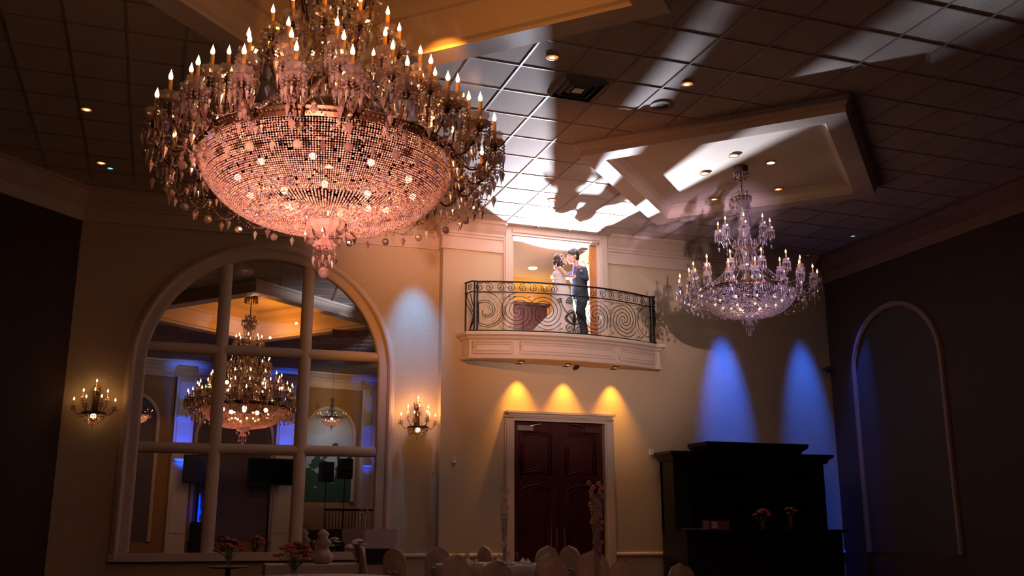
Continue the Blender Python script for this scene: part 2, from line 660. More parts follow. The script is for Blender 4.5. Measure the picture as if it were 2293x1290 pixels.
def arch_frame(prof, ri):
    """prof: (distance outward from ri, protrusion)"""
    m = MB()
    base = arch_pts(1.0)
    n = len(base)
    vs = []
    for i, (x, z) in enumerate(base):
        for o, d in prof:
            r = ri + o
            if i == 0:
                p = (-r, MB0)
            elif i == n - 1:
                p = (r, MB0)
            else:
                p = (r * cos(pi - pi * (i - 1) / 48), MZ + r * sin(pi * (i - 1) / 48))
            vs.append((p[0], -d, p[1] - MB0))
    M = len(prof)
    fs = [(i * M + k, i * M + k + 1, (i + 1) * M + k + 1, (i + 1) * M + k) for i in range(n - 1) for k in range(M - 1)]
    return m.add(vs, fs)


gl = MB()
ap = arch_pts(RI + .01)
gl.add([(x, -.02, z - MB0) for x, z in ap], [tuple(range(len(ap)))])
gl.build('mirror_glass', M_MIRROR, mr)
fr = arch_frame([(0, .0), (0, .08), (.02, .10), (.05, .105), (.17, .105), (.18, .13), (.22, .16), (.26, .15), (.28, .12), (.30, .11), (.33, .06), (.33, 0)], RI)
fr.box((-RO, -.14, -.04), (RO, 0, .10))
fr.build('frame', M_TRIM, mr, smooth=False)


def bar(p, q, nm):
    m = MB()
    x0, z0 = p
    x1, z1 = q
    if abs(x0 - x1) < 1e-6:
        m.add([(x0 + .115 * cos(pi + pi * k / 10), -.02 - .075 * sin(pi * k / 10), z) for z in (z0, z1) for k in range(11)],
              [(k, k + 1, 12 + k, 11 + k) for k in range(10)])
    else:
        m.add([(x, -.02 - .07 * sin(pi * k / 10), z0 + .10 * cos(pi + pi * k / 10)) for x in (x0, x1) for k in range(11)],
              [(k, 11 + k, 12 + k, k + 1) for k in range(10)])
    return m.build(nm, M_TRIM, mr, smooth=True)


for sx in (-4.155, -2.61):
    x = sx - MC
    bar((x, .05), (x, MZ - MB0 + sqrt(RI * RI - x * x) + .03), 'glazing_bar')
for z in (4.63, 2.80):
    h = sqrt(max(0, RI * RI - (z - MZ) ** 2)) if z > MZ else RI
    bar((-h - .02, z - MB0), (h + .02, z - MB0), 'glazing_bar')

# ---------------------------------------------------------------- lower double door
struct('trim_11', MB().add(*(lambda: ([], []))()) if False else
       MB().box((DX0 - .20, WY - .05, 0), (DX0, WY, DZ + .05)).box((DX0 - .17, WY - .08, 0), (DX0 - .03, WY - .05, DZ))
       .box((DX1, WY - .05, 0), (DX1 + .20, WY, DZ + .05)).box((DX1 + .03, WY - .08, 0), (DX1 + .17, WY - .05, DZ))
       .box((DX0, WY - .05, DZ), (DX1, WY, DZ + .07)).box((DX0 - .2, WY - .09, DZ + .06), (DX1 + .2, WY, DZ + .09))
       .box((DX0 - .14, WY - .12, DZ + .09), (DX1 + .14, WY, DZ + .14)).box((DX0 - .2, WY - .18, DZ + .14), (DX1 + .2, WY, DZ + .18)), M_TRIM)


def arch_loop(x0, x1, z0, z1, rise0, rise1, y, r, n=14, inv0=1):
    """closed moulding loop: arched bottom edge rise0 and arched top rise1"""
    p = []
    for k in range(n + 1):
        t = k / n
        p.append((x0 + (x1 - x0) * t, y, z0 + rise0 * sin(pi * t)))
    for k in range(n + 1):
        t = k / n
        p.append((x1 + (x0 - x1) * t, y, z1 + rise1 * sin(pi * t)))
    return p, r


xm = (DX0 + DX1) / 2
for i, (x0, x1) in enumerate([(DX0 + .01, xm - .004), (xm + .004, DX1 - .01)]):
    d = thing('door_%d' % (i + 1), None, None, ((x0 + x1) / 2, WY + .07, 0))
    d['kind'] = 'structure'
    w2 = (x1 - x0) / 2
    MB().box((-w2, 0, .01), (w2, .05, DZ - .01)).build('leaf', M_DOOR, d)
    m = MB()
    for (za, zb, r0, r1) in [(2.42, 3.22, .07, .05), (.25, 2.12, 0, .10)]:
        p, r = arch_loop(-w2 + .16, w2 - .16, za, zb, r0, r1, -.006, .02)
        m.tube(p, .022, 6, closed=True)
        p, r = arch_loop(-w2 + .22, w2 - .22, za + .06, zb - .05, r0, r1, -.004, .02)
        m.tube(p, .012, 6, closed=True)
    m.build('raised_panel_moulding', M_DOOR, d, smooth=True)
    cx = -w2 + .24 if i == 0 else w2 - .24
    MB().box((cx - .17, -.08, DZ - .19), (cx + .17, -.005, DZ - .09)).build('door_closer', M_STEEL if i == 0 else mat('closer_brown', (.08, .03, .02), .4), d)
    ax = cx + (.1 if i == 0 else -.1)
    MB().tube([(ax, -.04, DZ - .09), (ax + (.25 if i == 0 else -.25), -.09, DZ - .045), (ax + (.05 if i == 0 else -.4), -.10, DZ - .03)], .008, 6).build('closer_arm', M_STEEL, d)
    MB().box((-.02, -.08, 1.0), (.02, -.05, 1.4), o=((w2 - .08) if i == 0 else (-w2 + .08), 0, 0)).build('door_handle', M_BRASS, d)

# ---------------------------------------------------------------- balcony opening casing and corridor behind
struct('trim_12', MB().box((OX0 - .19, WY - .05, OZ0), (OX0, WY, 7.5)).box((OX0 - .16, WY - .08, OZ0), (OX0 - .04, WY - .05, 7.44))
       .box((OX1, WY - .05, OZ0), (OX1 + .19, WY, 7.5)).box((OX1 + .04, WY - .08, OZ0), (OX1 + .16, WY - .05, 7.44))
       .box((OX0, WY - .05, OZ1), (OX1, WY, 7.5)).box((OX0, WY - .08, OZ1 + .04), (OX1, WY - .05, 7.44))
       .box((OX0 - .02, WY, OZ0), (OX0 + .02, WY + .3, OZ1)).box((OX1 - .02, WY, OZ0), (OX1 + .02, WY + .3, OZ1))
       .box((OX0, WY, OZ1 - .03), (OX1, WY + .3, OZ1 + .01)), M_TRIM)
struct('floor_corridor', MB().box((3.0, WY + .3, 5.0), (13.0, 23.6, 5.14)), M_FLOOR)
struct('ceiling_corridor', MB().box((3.0, WY + .3, 7.48), (13.0, 23.6, 7.6)), mat('corridor_ceiling', (.60, .50, .46), .85))
struct('wall_corridor_back', MB().box((3.0, 23.4, 5.0), (13.0, 23.6, 7.6)), M_CORR)
struct('wall_corridor_left', MB().box((5.2, WY + .3, 5.0), (5.35, 23.6, 7.6)), M_CORR)
struct('wall_corridor_right', MB().box((10.9, WY + .3, 5.0), (11.05, 23.6, 7.6)), M_CORR)
light('corridor_light', 'POINT', (7.0, 21.4, 5.8), 95, (1.0, 0.72, 0.55), 0.15)
light('corridor_light', 'POINT', (8.6, 22.9, 6.5), 55, (1.0, 0.50, 0.06), 0.1)
# open timber door leaf with glass inset at the right of the balcony opening
od = thing('door_3', None, None, (OX1 - .04, WY + .32, OZ0), R_(90))
od['kind'] = 'structure'
MB().box((0, -.03, 0), (.12, .03, 2.14)).box((.83, -.03, 0), (.95, .03, 2.14)).box((.12, -.03, 0), (.83, .03, .25)).box((.12, -.03, 2.0), (.83, .03, 2.14)) \
    .box((.12, -.02, 1.0), (.83, .02, 1.08)).build('leaf', M_OAK, od)
m = MB().tube([(.12, 0, 1.5)] + [(.12 + .71 * k / 12, 0, 1.5 + .45 * sin(pi * k / 12)) for k in range(13)], .02, 6)
m.build('arched_moulding', M_OAK, od)
MB().box((.12, -.008, .25), (.83, .008, 2.0)).build('frosted_pane', mat('amber_pane', (.62, .36, .14), .25), od)
MB().box((.86, -.09, .95), (.90, -.05, 1.15)).build('door_handle', M_BRASS, od)
MB().box((OX1 - .16, WY + .08, OZ0), (OX1 - .02, WY + .2, OZ1 - .03)).box((OX1 - .19, WY + .08, OZ0), (OX1 - .16, WY + .12, OZ1 - .03)).build('trim_13', M_OAK)['kind'] = 'structure'
# wall lantern on the jamb
for nm, (lx, ly, lz), lab in [('a', (OX1 - .20, WY + .14, 6.97), 'small lit brass lantern high on the timber jamb of the balcony door'),
                              ('b', (OX1 - .26, WY + .9, 6.75), 'small lit brass lantern further back beside the open timber door')]:
    t = thing('wall_lantern', lab, 'lamp', (lx, ly, lz))
    MB().lathe([(.005, .09), (.03, .07), (.035, .06), (.035, .055)], 8).build('lantern_cap', M_BRASS, t)
    MB().lathe([(.035, -.06), (.02, -.08), (.004, -.1)], 8).build('lantern_base', M_BRASS, t)
    MB().lathe([(.03, .055), (.032, -.06)], 8).build('lantern_glass', emission('lantern_' + nm, (1, .62, .3), 2.2), t)
    MB().box((.0, -.01, .0), (.06, .01, .02)).build('bracket', M_BRASS, t)
# cabinet in the corridor
cb = thing('corridor_cabinet', 'dark red-brown timber bar cabinet in the corridor behind the bride', 'cabinet', (8.0, 22.0, 5.14))
MB().box((-.55, 0, 0), (.75, .5, 1.55)).box((-.62, -.05, 1.55), (.82, .5, 1.62)).build('body', M_DOOR, cb)
MB().box((-.48, -.03, .15), (.06, 0, 1.4)).box((.12, -.03, .15), (.68, 0, 1.4)).build('door', M_DOOR, cb)
t = tag(MB().lathe([(.01, 0), (.10, .02), (.11, .03), (.08, .035)], 20).build('recessed_downlight', emission('corridor_down', (1, .8, .6), 4), loc=aty(1193, 598, 21.4)), 'white round downlight in the corridor ceiling behind the balcony', 'ceiling light')
t.rotation_euler[0] = 0
t.location.z = 7.44

# ---------------------------------------------------------------- balcony
XM, HW = 7.70, 2.10


def bal_curve(n=40, off=0.0):
    """front edge in plan from wall to wall"""
    pts = [(5.52 - off, WY - .004), (5.60 - off * .9, 18.24 - off * .3)]
    for k in range(n + 1):
        x = 5.72 + (9.68 - 5.72) * k / n
        y = 17.84 + .40 * ((x - 7.62) / 2.0) ** 2 - off
        x2 = x + (x - 7.7) / 2.0 * off
        pts.append((x2, y))
    pts += [(9.80 + off * .9, 18.24 - off * .3), (9.88 + off, WY - .004)]
    return pts


bal = thing('balcony', 'cream curved balcony with panelled front below the kissing couple', 'balcony', (0, 0, 0))
front = bal_curve()
fas = MB()
FP = [(-.03, 4.62), (.0, 4.62), (.035, 4.63), (.04, 4.66), (.02, 4.68), (.0, 4.70), (.0, 4.99), (.02, 5.01), (.05, 5.03), (.06, 5.06), (.12, 5.09), (.12, 5.14), (.09, 5.155), (-.03, 5.155)]
fas.sweep(front, FP)
fas.build('fascia', M_TRIM, bal)
deck = MB()
n = len(front)
zt, zb = 5.13, 4.63
deck.add([(x, y, zt) for x, y in front] + [(x, y, zb) for x, y in front], [tuple(reversed(range(n))), tuple(range(n, 2 * n))])
deck.build('slab', mat('balcony_soffit', (.60, .48, .38), .8), bal)


def resample(path, step=None, n=None):
    L = [0]
    for a_, b_ in zip(path[:-1], path[1:]):
        L.append(L[-1] + hypot(b_[0] - a_[0], b_[1] - a_[1]))

    def at(s):
        s = min(max(s, 0), L[-1])
        for i in range(len(path) - 1):
            if s <= L[i + 1] + 1e-9:
                t = (s - L[i]) / max(1e-9, L[i + 1] - L[i])
                a_, b_ = path[i], path[i + 1]
                dx, dy = b_[0] - a_[0], b_[1] - a_[1]
                q = hypot(dx, dy) or 1
                return a_[0] + dx * t, a_[1] + dy * t, dy / q, -dx / q
        return (*path[-1], 0, -1)
    return at, L[-1]


fat, FL = resample(front)
pn = MB()
for s0, s1 in [(.34, 1.12), (1.28, 3.32), (3.46, FL - .36)]:
    for inset, r in ((0, .022), (.05, .012)):
        loop = []
        a0, a1, z0, z1 = s0 + inset, s1 - inset, 4.735 + inset, 4.965 - inset
        N = 24
        for k in range(N + 1):
            x, y, nx, ny = fat(a0 + (a1 - a0) * k / N)
            loop.append((x + nx * .006, y + ny * .006, z0))
        for k in range(N + 1):
            x, y, nx, ny = fat(a1 + (a0 - a1) * k / N)
            loop.append((x + nx * .006, y + ny * .006, z1))
        pn.tube(loop, r, 6, closed=True)
pn.build('panel_moulding', M_TRIM, bal, smooth=True)

# railing ------------------------------------------------------------------
rail = thing('balcony_railing', 'black wrought iron balcony railing with large spiral scrolls and a central lyre motif', 'railing', (0, 0, 0))
rcurve = bal_curve(off=-.06)
rat, RL = resample(rcurve)
ZB, ZM, ZT = 5.20, 5.985, 6.20


def rp(u, v):
    x, y, nx, ny = rat(u)
    return (x, y, v)


def rline(v, r, flat_=1.0, nn=60):
    return MB().tube([rp(RL * k / nn, v) for k in range(nn + 1)], r, 8)


rline(ZT, .019).build('top_rail', M_IRON, rail)
rline(ZM, .013).build('middle_rail', M_IRON, rail)
rline(ZB, .015).build('bottom_rail', M_IRON, rail)
for u in (.03, .30, .36, RL - .36, RL - .30, RL - .03):
    p = rp(u, 0)
    MB().box((p[0] - .014, p[1] - .014, 5.155), (p[0] + .014, p[1] + .014, ZT + .01)).build('post', M_IRON, rail)


def spiral(cu, cv, R0, turns, a0, sgn, r=.0075, r1=.03, n=56):
    pts = []
    for k in range(n + 1):
        t = k / n
        a_ = a0 + sgn * turns * 2 * pi * t
        rr = R0 + (r1 - R0) * t
        pts.append(rp(cu + rr * cos(a_), cv + rr * sin(a_)))
    return pts


def scroll(m, *a_, r=.0075, tip=True, **k):
    p = spiral(*a_, **k)
    m.tube(p, r, 5)
    if tip:
        m.octa(p[-1], .02, .02)


zc = (ZB + ZM) / 2
H = (ZM - ZB) / 2
mid = RL / 2
# two counter-wound spirals each side of the motif, side pieces at both ends
for cu, sg in [(.36 + .06, 1), (.36 + .82, -1), (mid - .62, 1), (mid + .50, -1), (mid + 1.22, 1), (RL - .42, -1)]:
    if cu < .6:
        m = MB()
        for a_ in (0, 1.3):
            p = [q for q in spiral(cu + .12, zc, H * .98, 1.6, pi / 2 - a_, -1, r1=.06) if q[0] > rp(.36, 0)[0] - .001]
            if len(p) > 3:
                m.tube(p, .0085, 5)
        m.build('spiral_scroll', M_IRON, rail)
        continue
    m = MB()
    for ph in (0, pi * .66, pi * 1.33):
        if cu > RL - .6 and ph > 1:
            continue
        scroll(m, cu, zc, H * .99, 1.45, ph + (pi / 2), -sg, r1=.04, tip=ph == 0)
    m.build('spiral_scroll', M_IRON, rail)
# side panels
for u0, u1 in ((.04, .29), (RL - .29, RL - .04)):
    m = MB()
    for kk in range(3):
        m.tube([rp(u0 + (u1 - u0) * (.5 + .5 * sin(pi * t / 12 * (1 + kk * .4))), ZB + (ZM - ZB) * t / 12) for t in range(13)], .009, 5)
    scroll(m, (u0 + u1) / 2, ZM + .10, .08, 1.2, 0, 1, r1=.02)
    m.build('side_scroll', M_IRON, rail)
# C scrolls of the upper band
u = .50
pair = []
while u < RL - .45:
    if abs(u - mid) > .12:
        pair.append(u)
    u += .44
for u in pair:
    m = MB()
    for sg in (-1, 1):
        scroll(m, u + sg * .095, ZM + .095, .085, 1.35, pi / 2 if sg > 0 else pi / 2, -sg, r1=.02, n=26)
        m.tube([rp(u + sg * (.02 + .075 * t / 6), ZT - .02 - .02 * sin(pi * t / 6)) for t in range(7)], .007, 5)
    m.build('band_scroll', M_IRON, rail)
# leaves on the diagonals
for du in (-1.35, -1.25, -.95, -.28, .22, .9, 1.62, 1.72):
    for vv in ((ZM - .09), (ZB + .08)):
        c = rp(mid + du, vv)
        m = MB()
        m.add([(c[0] - .05, c[1], c[2] - .02), (c[0], c[1] - .012, c[2] - .012), (c[0] + .05, c[1], c[2] + .02), (c[0], c[1] + .012, c[2] + .016)], [(0, 1, 2), (0, 2, 3), (0, 3, 1), (1, 3, 2)])
        m.build('leaf_ornament', M_IRON, rail)
# lyre motif with shell
m = MB()
for sg in (-1, 1):
    m.tube([rp(mid + sg * (.30 - .27 * sin(pi * .5 * t / 14) + .05 * sin(pi * t / 7)), ZB + .03 + (ZM - ZB - .1) * (1 - t / 14)) for t in range(15)], .010, 5)
    scroll(m, mid + sg * .10, ZB + .10, .09, 1.3, pi / 2, -sg, r1=.02, n=26)
    scroll(m, mid + sg * .07, zc + .03, .075, 1.2, -pi / 2, sg, r1=.015, n=26)
    scroll(m, mid + sg * .32, ZM - .12, .06, 1.2, 0, sg, r1=.015, n=26)
    m.tube([rp(mid + sg * (.02 + .16 * sin(pi * t / 10)), zc - .22 + .28 * t / 10) for t in range(11)], [.02 * sin(pi * (t + .4) / 11) + .006 for t in range(11)], 5)
m.tube([rp(mid, ZB + .16 + .32 * t / 6) for t in range(7)], [.012, .03, .04, .034, .022, .014, .01], 6)
m.build('lyre_motif', M_IRON, rail)
m = MB()
for k in range(9):
    a_ = pi * (k + .2) / 8.4
    m.tube([rp(mid + .03 * cos(a_), ZM - .19 + .03 * sin(a_)), rp(mid + .15 * cos(a_), ZM - .17 + .14 * sin(a_))], [.005, .014], 5)
m.tube([rp(mid + .17 * cos(pi * k / 12), ZM - .17 + .15 * sin(pi * k / 12)) for k in range(13)], .009, 5)
m.build('shell_ornament', M_IRON, rail)

# soffit lamps under the balcony
for i, (px, py, lab) in enumerate([(1157, 815, 'left small soffit lamp under the balcony above the left door leaf'),
                                   (1262, 820, 'middle small soffit lamp under the balcony above the door'),
                                   (1368, 826, 'right small soffit lamp under the balcony above the right door leaf')]):
    p = atz(px, py, 4.62)
    t = thing('soffit_lamp', lab, 'ceiling light', (p.x, min(p.y, 18.25), 4.62), group='soffit lamps under the balcony')
    MB().lathe([(.035, 0), (.075, -.002), (.08, -.012), (.05, -.02), (.035, -.006)], 20).build('trim_ring', M_STEEL, t)
    MB().lathe([(.036, -.008), (.02, -.014), (.001, -.016)], 16).build('lens', emission('soffit_lens%d' % i, (1, .75, .45), 2.5), t)
    light('soffit_light', 'SPOT', (t.location.x, t.location.y, 4.56), 190, (1.0, 0.40, 0.03), 0.03, (t.location.x, WY - .02, 2.9), 66, 1.0)
tag(MB().lathe([(.02, 0), (.05, -.01), (.055, -.05), (.03, -.07), (.001, -.075)], 14).build('smoke_detector', M_DARK, loc=(atz(1251, 834, 4.62).x, 18.3, 4.62)), 'small dark dome sensor under the balcony between the soffit lamps', 'sensor')

# wall devices
p = aty(1016, 1030, WY)
t = thing('wall_thermostat', 'small white wall box left of the double door', 'wall box', (p.x, WY, p.z))
MB().box((-.04, -.035, -.06), (.04, 0, .06)).build('cover', mat('white_plastic', (.8, .76, .76), .5), t)
MB().box((-.025, -.04, .0), (.025, -.035, .04)).build('dial', M_TRIM, t)
p = aty(1457, 1012, WY)
t = thing('wall_sensor', 'small pale wall box right of the double door beside the black cabinet', 'wall box', (p.x, WY, p.z))
MB().box((-.04, -.06, -.07), (.04, 0, .05)).build('cover', MATS['white_plastic'], t)
p = aty(1848, 827, 18.3)
t = thing('corner_camera', 'small round dark device on a bracket in the far right corner of the hall', 'camera', (14.1, 18.4, p.z))
MB().ball((0, -.08, 0), .075, 12).build('dome', M_DARK, t, smooth=True)
MB().box((-.02, -.05, .02), (.02, .1, .05)).build('bracket', M_DARK, t)
# ceiling speaker near the corner of the right coffer
p = atz(1482, 236, ZC)
t = thing('ceiling_speaker', 'round dark ceiling speaker grille beside the right coffer', 'speaker', (p.x, p.y, ZC - .001))
MB().lathe([(.14, 0), (.175, -.002), (.175, -.012), (.14, -.014)], 28).build('ring', mat('brown_ring', (.22, .12, .08), .6), t)
MB().lathe([(.001, -.018), (.08, -.016), (.142, -.008)], 28).build('grille', mat('speaker_grille', (.02, .012, .01), .8), t)
# air vent
p0, p1 = atz(1225, 210, ZC), atz(1366, 183, ZC)
t = thing('ceiling_vent', 'square metal air diffuser of nested louvres in the tiled ceiling', 'air vent', (5.23, 11.88, ZC - .001))
m = MB().box((-.335, -.335, -.006), (.335, .335, -.002))
m.build('backing', M_DARK, t)
for h0 in (.33, .235, .14):
    q = h0 * sqrt(2) - 1
    m = MB().sweep([(h0, h0), (-h0, h0), (-h0, -h0), (h0, -h0)], [(.012, -.004), (.012, -.014), (-.03, -.06), (-.036, -.055), (0, -.004)], closed=True)
    m.build('louvre_ring', M_VENT, t)
MB().box((-.075, -.075, -.05), (.075, .075, -.042)).build('centre_plate', M_VENT, t)

# recessed downlights
def downlight(px, py, z, lab, kind, xy=None):
    p = atz(px, py, z) if xy is None else Vector((*xy, z))
    t = thing('recessed_downlight', lab, 'ceiling light', (p.x, p.y, z - .001), group='recessed downlights')
    r = .085 if kind != 'blue' else .06
    MB().lathe([(r * .8, 0), (r * 1.05, -.002), (r * 1.05, -.02), (r * .86, -.022), (r * .8, -.008)], 24).build('trim_ring', mat('gilt_ring', (.72, .42, .16), .35, metal=.6), t)
    col = {'amber': ((1, .42, .08), 0.9), 'white': ((.9, .88, 1), 2.2), 'blue': ((.05, .35, 1), 2.4), 'dim': ((1, .6, .4), .35)}[kind]
    key = 'lens_' + kind
    if key not in MATS:
        MATS[key] = emission(key, *col)
        MATS[key + 'b'] = emission(key + 'b', (1, .8, .5) if kind != 'blue' else (.3, .8, 1), 5 if kind in ('amber', 'white') else 2)
    MB().lathe([(r * .82, -.010), (.001, -.012)], 24).build('reflector', MATS[key], t)
    MB().lathe([(r * .42, -.013), (.001, -.016)], 16, c=(0, r * .25, 0)).build('bulb', MATS[key + 'b'], t)
    return t


downlight(1238, 126, ZC, 'amber downlight nearest the air vent in the tiled ceiling', 'amber')
downlight(1539, 186, ZC, 'amber downlight beside the round dark ceiling speaker', 'amber')
downlight(1236, 448, ZC, 'amber downlight in the shadow of the heads above the balcony door', 'amber')
downlight(194, 243, ZC, 'amber downlight highest at far left of the dark ceiling', 'amber')
downlight(227, 363, ZC, 'amber downlight at far left next to a blue one', 'amber')
downlight(247, 375, ZC, 'blue lit downlight at far left next to an amber one', 'blue')
downlight(1807, 570, ZC, 'blue lit downlight low behind the right chandelier', 'blue')
downlight(1910, 527, ZC, 'blue lit downlight at the far right of the ceiling', 'blue')
for px, py, k, lab in [(1577, 387, 'white', 'white downlight left of the crystal canopy in the right coffer'), (1643, 347, 'white', 'white downlight above the canopy in the right coffer'),
                       (1726, 363, 'white', 'white downlight right of the canopy in the right coffer'), (1600, 445, 'amber', 'amber downlight below left of the canopy in the right coffer'),
                       (1743, 422, 'amber', 'amber downlight below right of the canopy in the right coffer')]:
    downlight(px, py, S_Z, lab, k)
for i, (dx, dy) in enumerate([(1.3, 0), (-1.3, 0), (0, 1.3), (0, -1.3)]):
    downlight(0, 0, B_Z, ['right', 'left', 'far', 'near'][i] + ' downlight round the great chandelier canopy, seen in the mirror', 'white', (BIGC.x + dx, BIGC.y + dy))


# ---------------------------------------------------------------- chandeliers
def bowl_z(t, dep):
    return -dep * (1 - t ** 3.2) ** 0.62


def candle_arm(root, r0, z0, r1, z1, R, cry, ch, nprism, ang0, count, glass_tall=False, skip=None, first=None):
    """one arm, then copies around the ring"""
    arm = MB()
    dip = .16 * R
    pts = []
    dr = r1 - r0
    for k in range(13):
        t = k / 12
        x = r0 + dr * (t * 1.08 if t < .9 else .972 + (t - .9) * .28)
        z = z0 + (z1 - z0) * t * t - dip * sin(pi * min(1, t * 1.06)) * (1 - .15 * t)
        pts.append((min(x, r1), 0, z))
    pts[-1] = (r1, 0, z1)
    arm.tube(pts, .0085 * R, 6)
    arm.lathe([(.012 * R, -.03 * R), (.03 * R, 0), (.03 * R, .006 * R), (.012 * R, .01 * R)], 8, c=(r1, 0, z1))
    a0 = arm.build('candle_arm', M_BRONZE, root, smooth=True)
    MB().lathe([(.016 * R, 0), (.016 * R, ch * R)], 8, c=(r1, 0, z1 + .008 * R)).build('candle', M_CANDLE, a0, smooth=True)
    zb = z1 + (ch + .008) * R
    MB().lathe([(.007 * R, 0), (.0155 * R, .018 * R), (.0165 * R, .03 * R), (.011 * R, .05 * R), (.0035 * R, .072 * R), (.0005, .085 * R)], 8, c=(r1, 0, zb)).build('flame_bulb', M_FLAME, a0, smooth=True)
    d = MB()
    d.lathe([(.02 * R, .012 * R), (.065 * R, .018 * R), (.088 * R, .036 * R), (.082 * R, .04 * R), (.06 * R, .026 * R), (.02 * R, .02 * R)], 20, c=(r1, 0, z1), flute=10, fd=.08)
    d.build('drip_dish', cry, a0)
    if glass_tall:
        MB().lathe([(.048 * R, .02 * R), (.058 * R, .05 * R), (.056 * R, .08 * R), (.07 * R, .11 * R)], 16, c=(r1, 0, z1), flute=8, fd=.10).build('glass_cup', M_CUP, a0)
    p = MB()
    for k in range(nprism):
        q = 2 * pi * k / nprism
        x, y = r1 + .078 * R * cos(q), .078 * R * sin(q)
        zz = z1 + .02 * R
        for j in range(3):
            p.octa((x, y, zz - (.018 + .026 * j) * R), .0115 * R)
        L = (.085 if k % 2 else .06) * R
        p.octa((x, y, zz - (.085 + .02) * R), .016 * R, .02 * R, L)
    for j in range(5):   # large drop below the dish
        p.octa((r1, 0, z1 - (.05 + .04 * j) * R), .012 * R)
    p.octa((r1, 0, z1 - .30 * R), .024 * R, .03 * R, .075 * R)
    # bead chains strung along the arm
    for k in range(14):
        t = (k + .5) / 14
        x = r0 + dr * t
        zz = z0 + (z1 - z0) * t - .02 * R - .10 * R * sin(pi * t)
        p.octa((x, .012 * R, zz + .05 * R), .011 * R)
        if k % 3 == 1:
            p.octa((x, 0, zz - dip * .6), .016 * R, .016 * R, .06 * R)
    tag(p.build('prism_drops', cry, a0), kind='stuff')
    a0.rotation_euler[2] = ang0
    for k in range(1, count):
        copy_part(a0, root, rz=ang0 + 2 * pi * k / count + rnd.uniform(-.02, .02))
    return a0


def catenary(m, p, q, sag, n, r):
    for k in range(n + 1):
        t = k / n
        m.octa((p[0] + (q[0] - p[0]) * t, p[1] + (q[1] - p[1]) * t, p[2] + (q[2] - p[2]) * t - sag * 4 * t * (1 - t)), r)


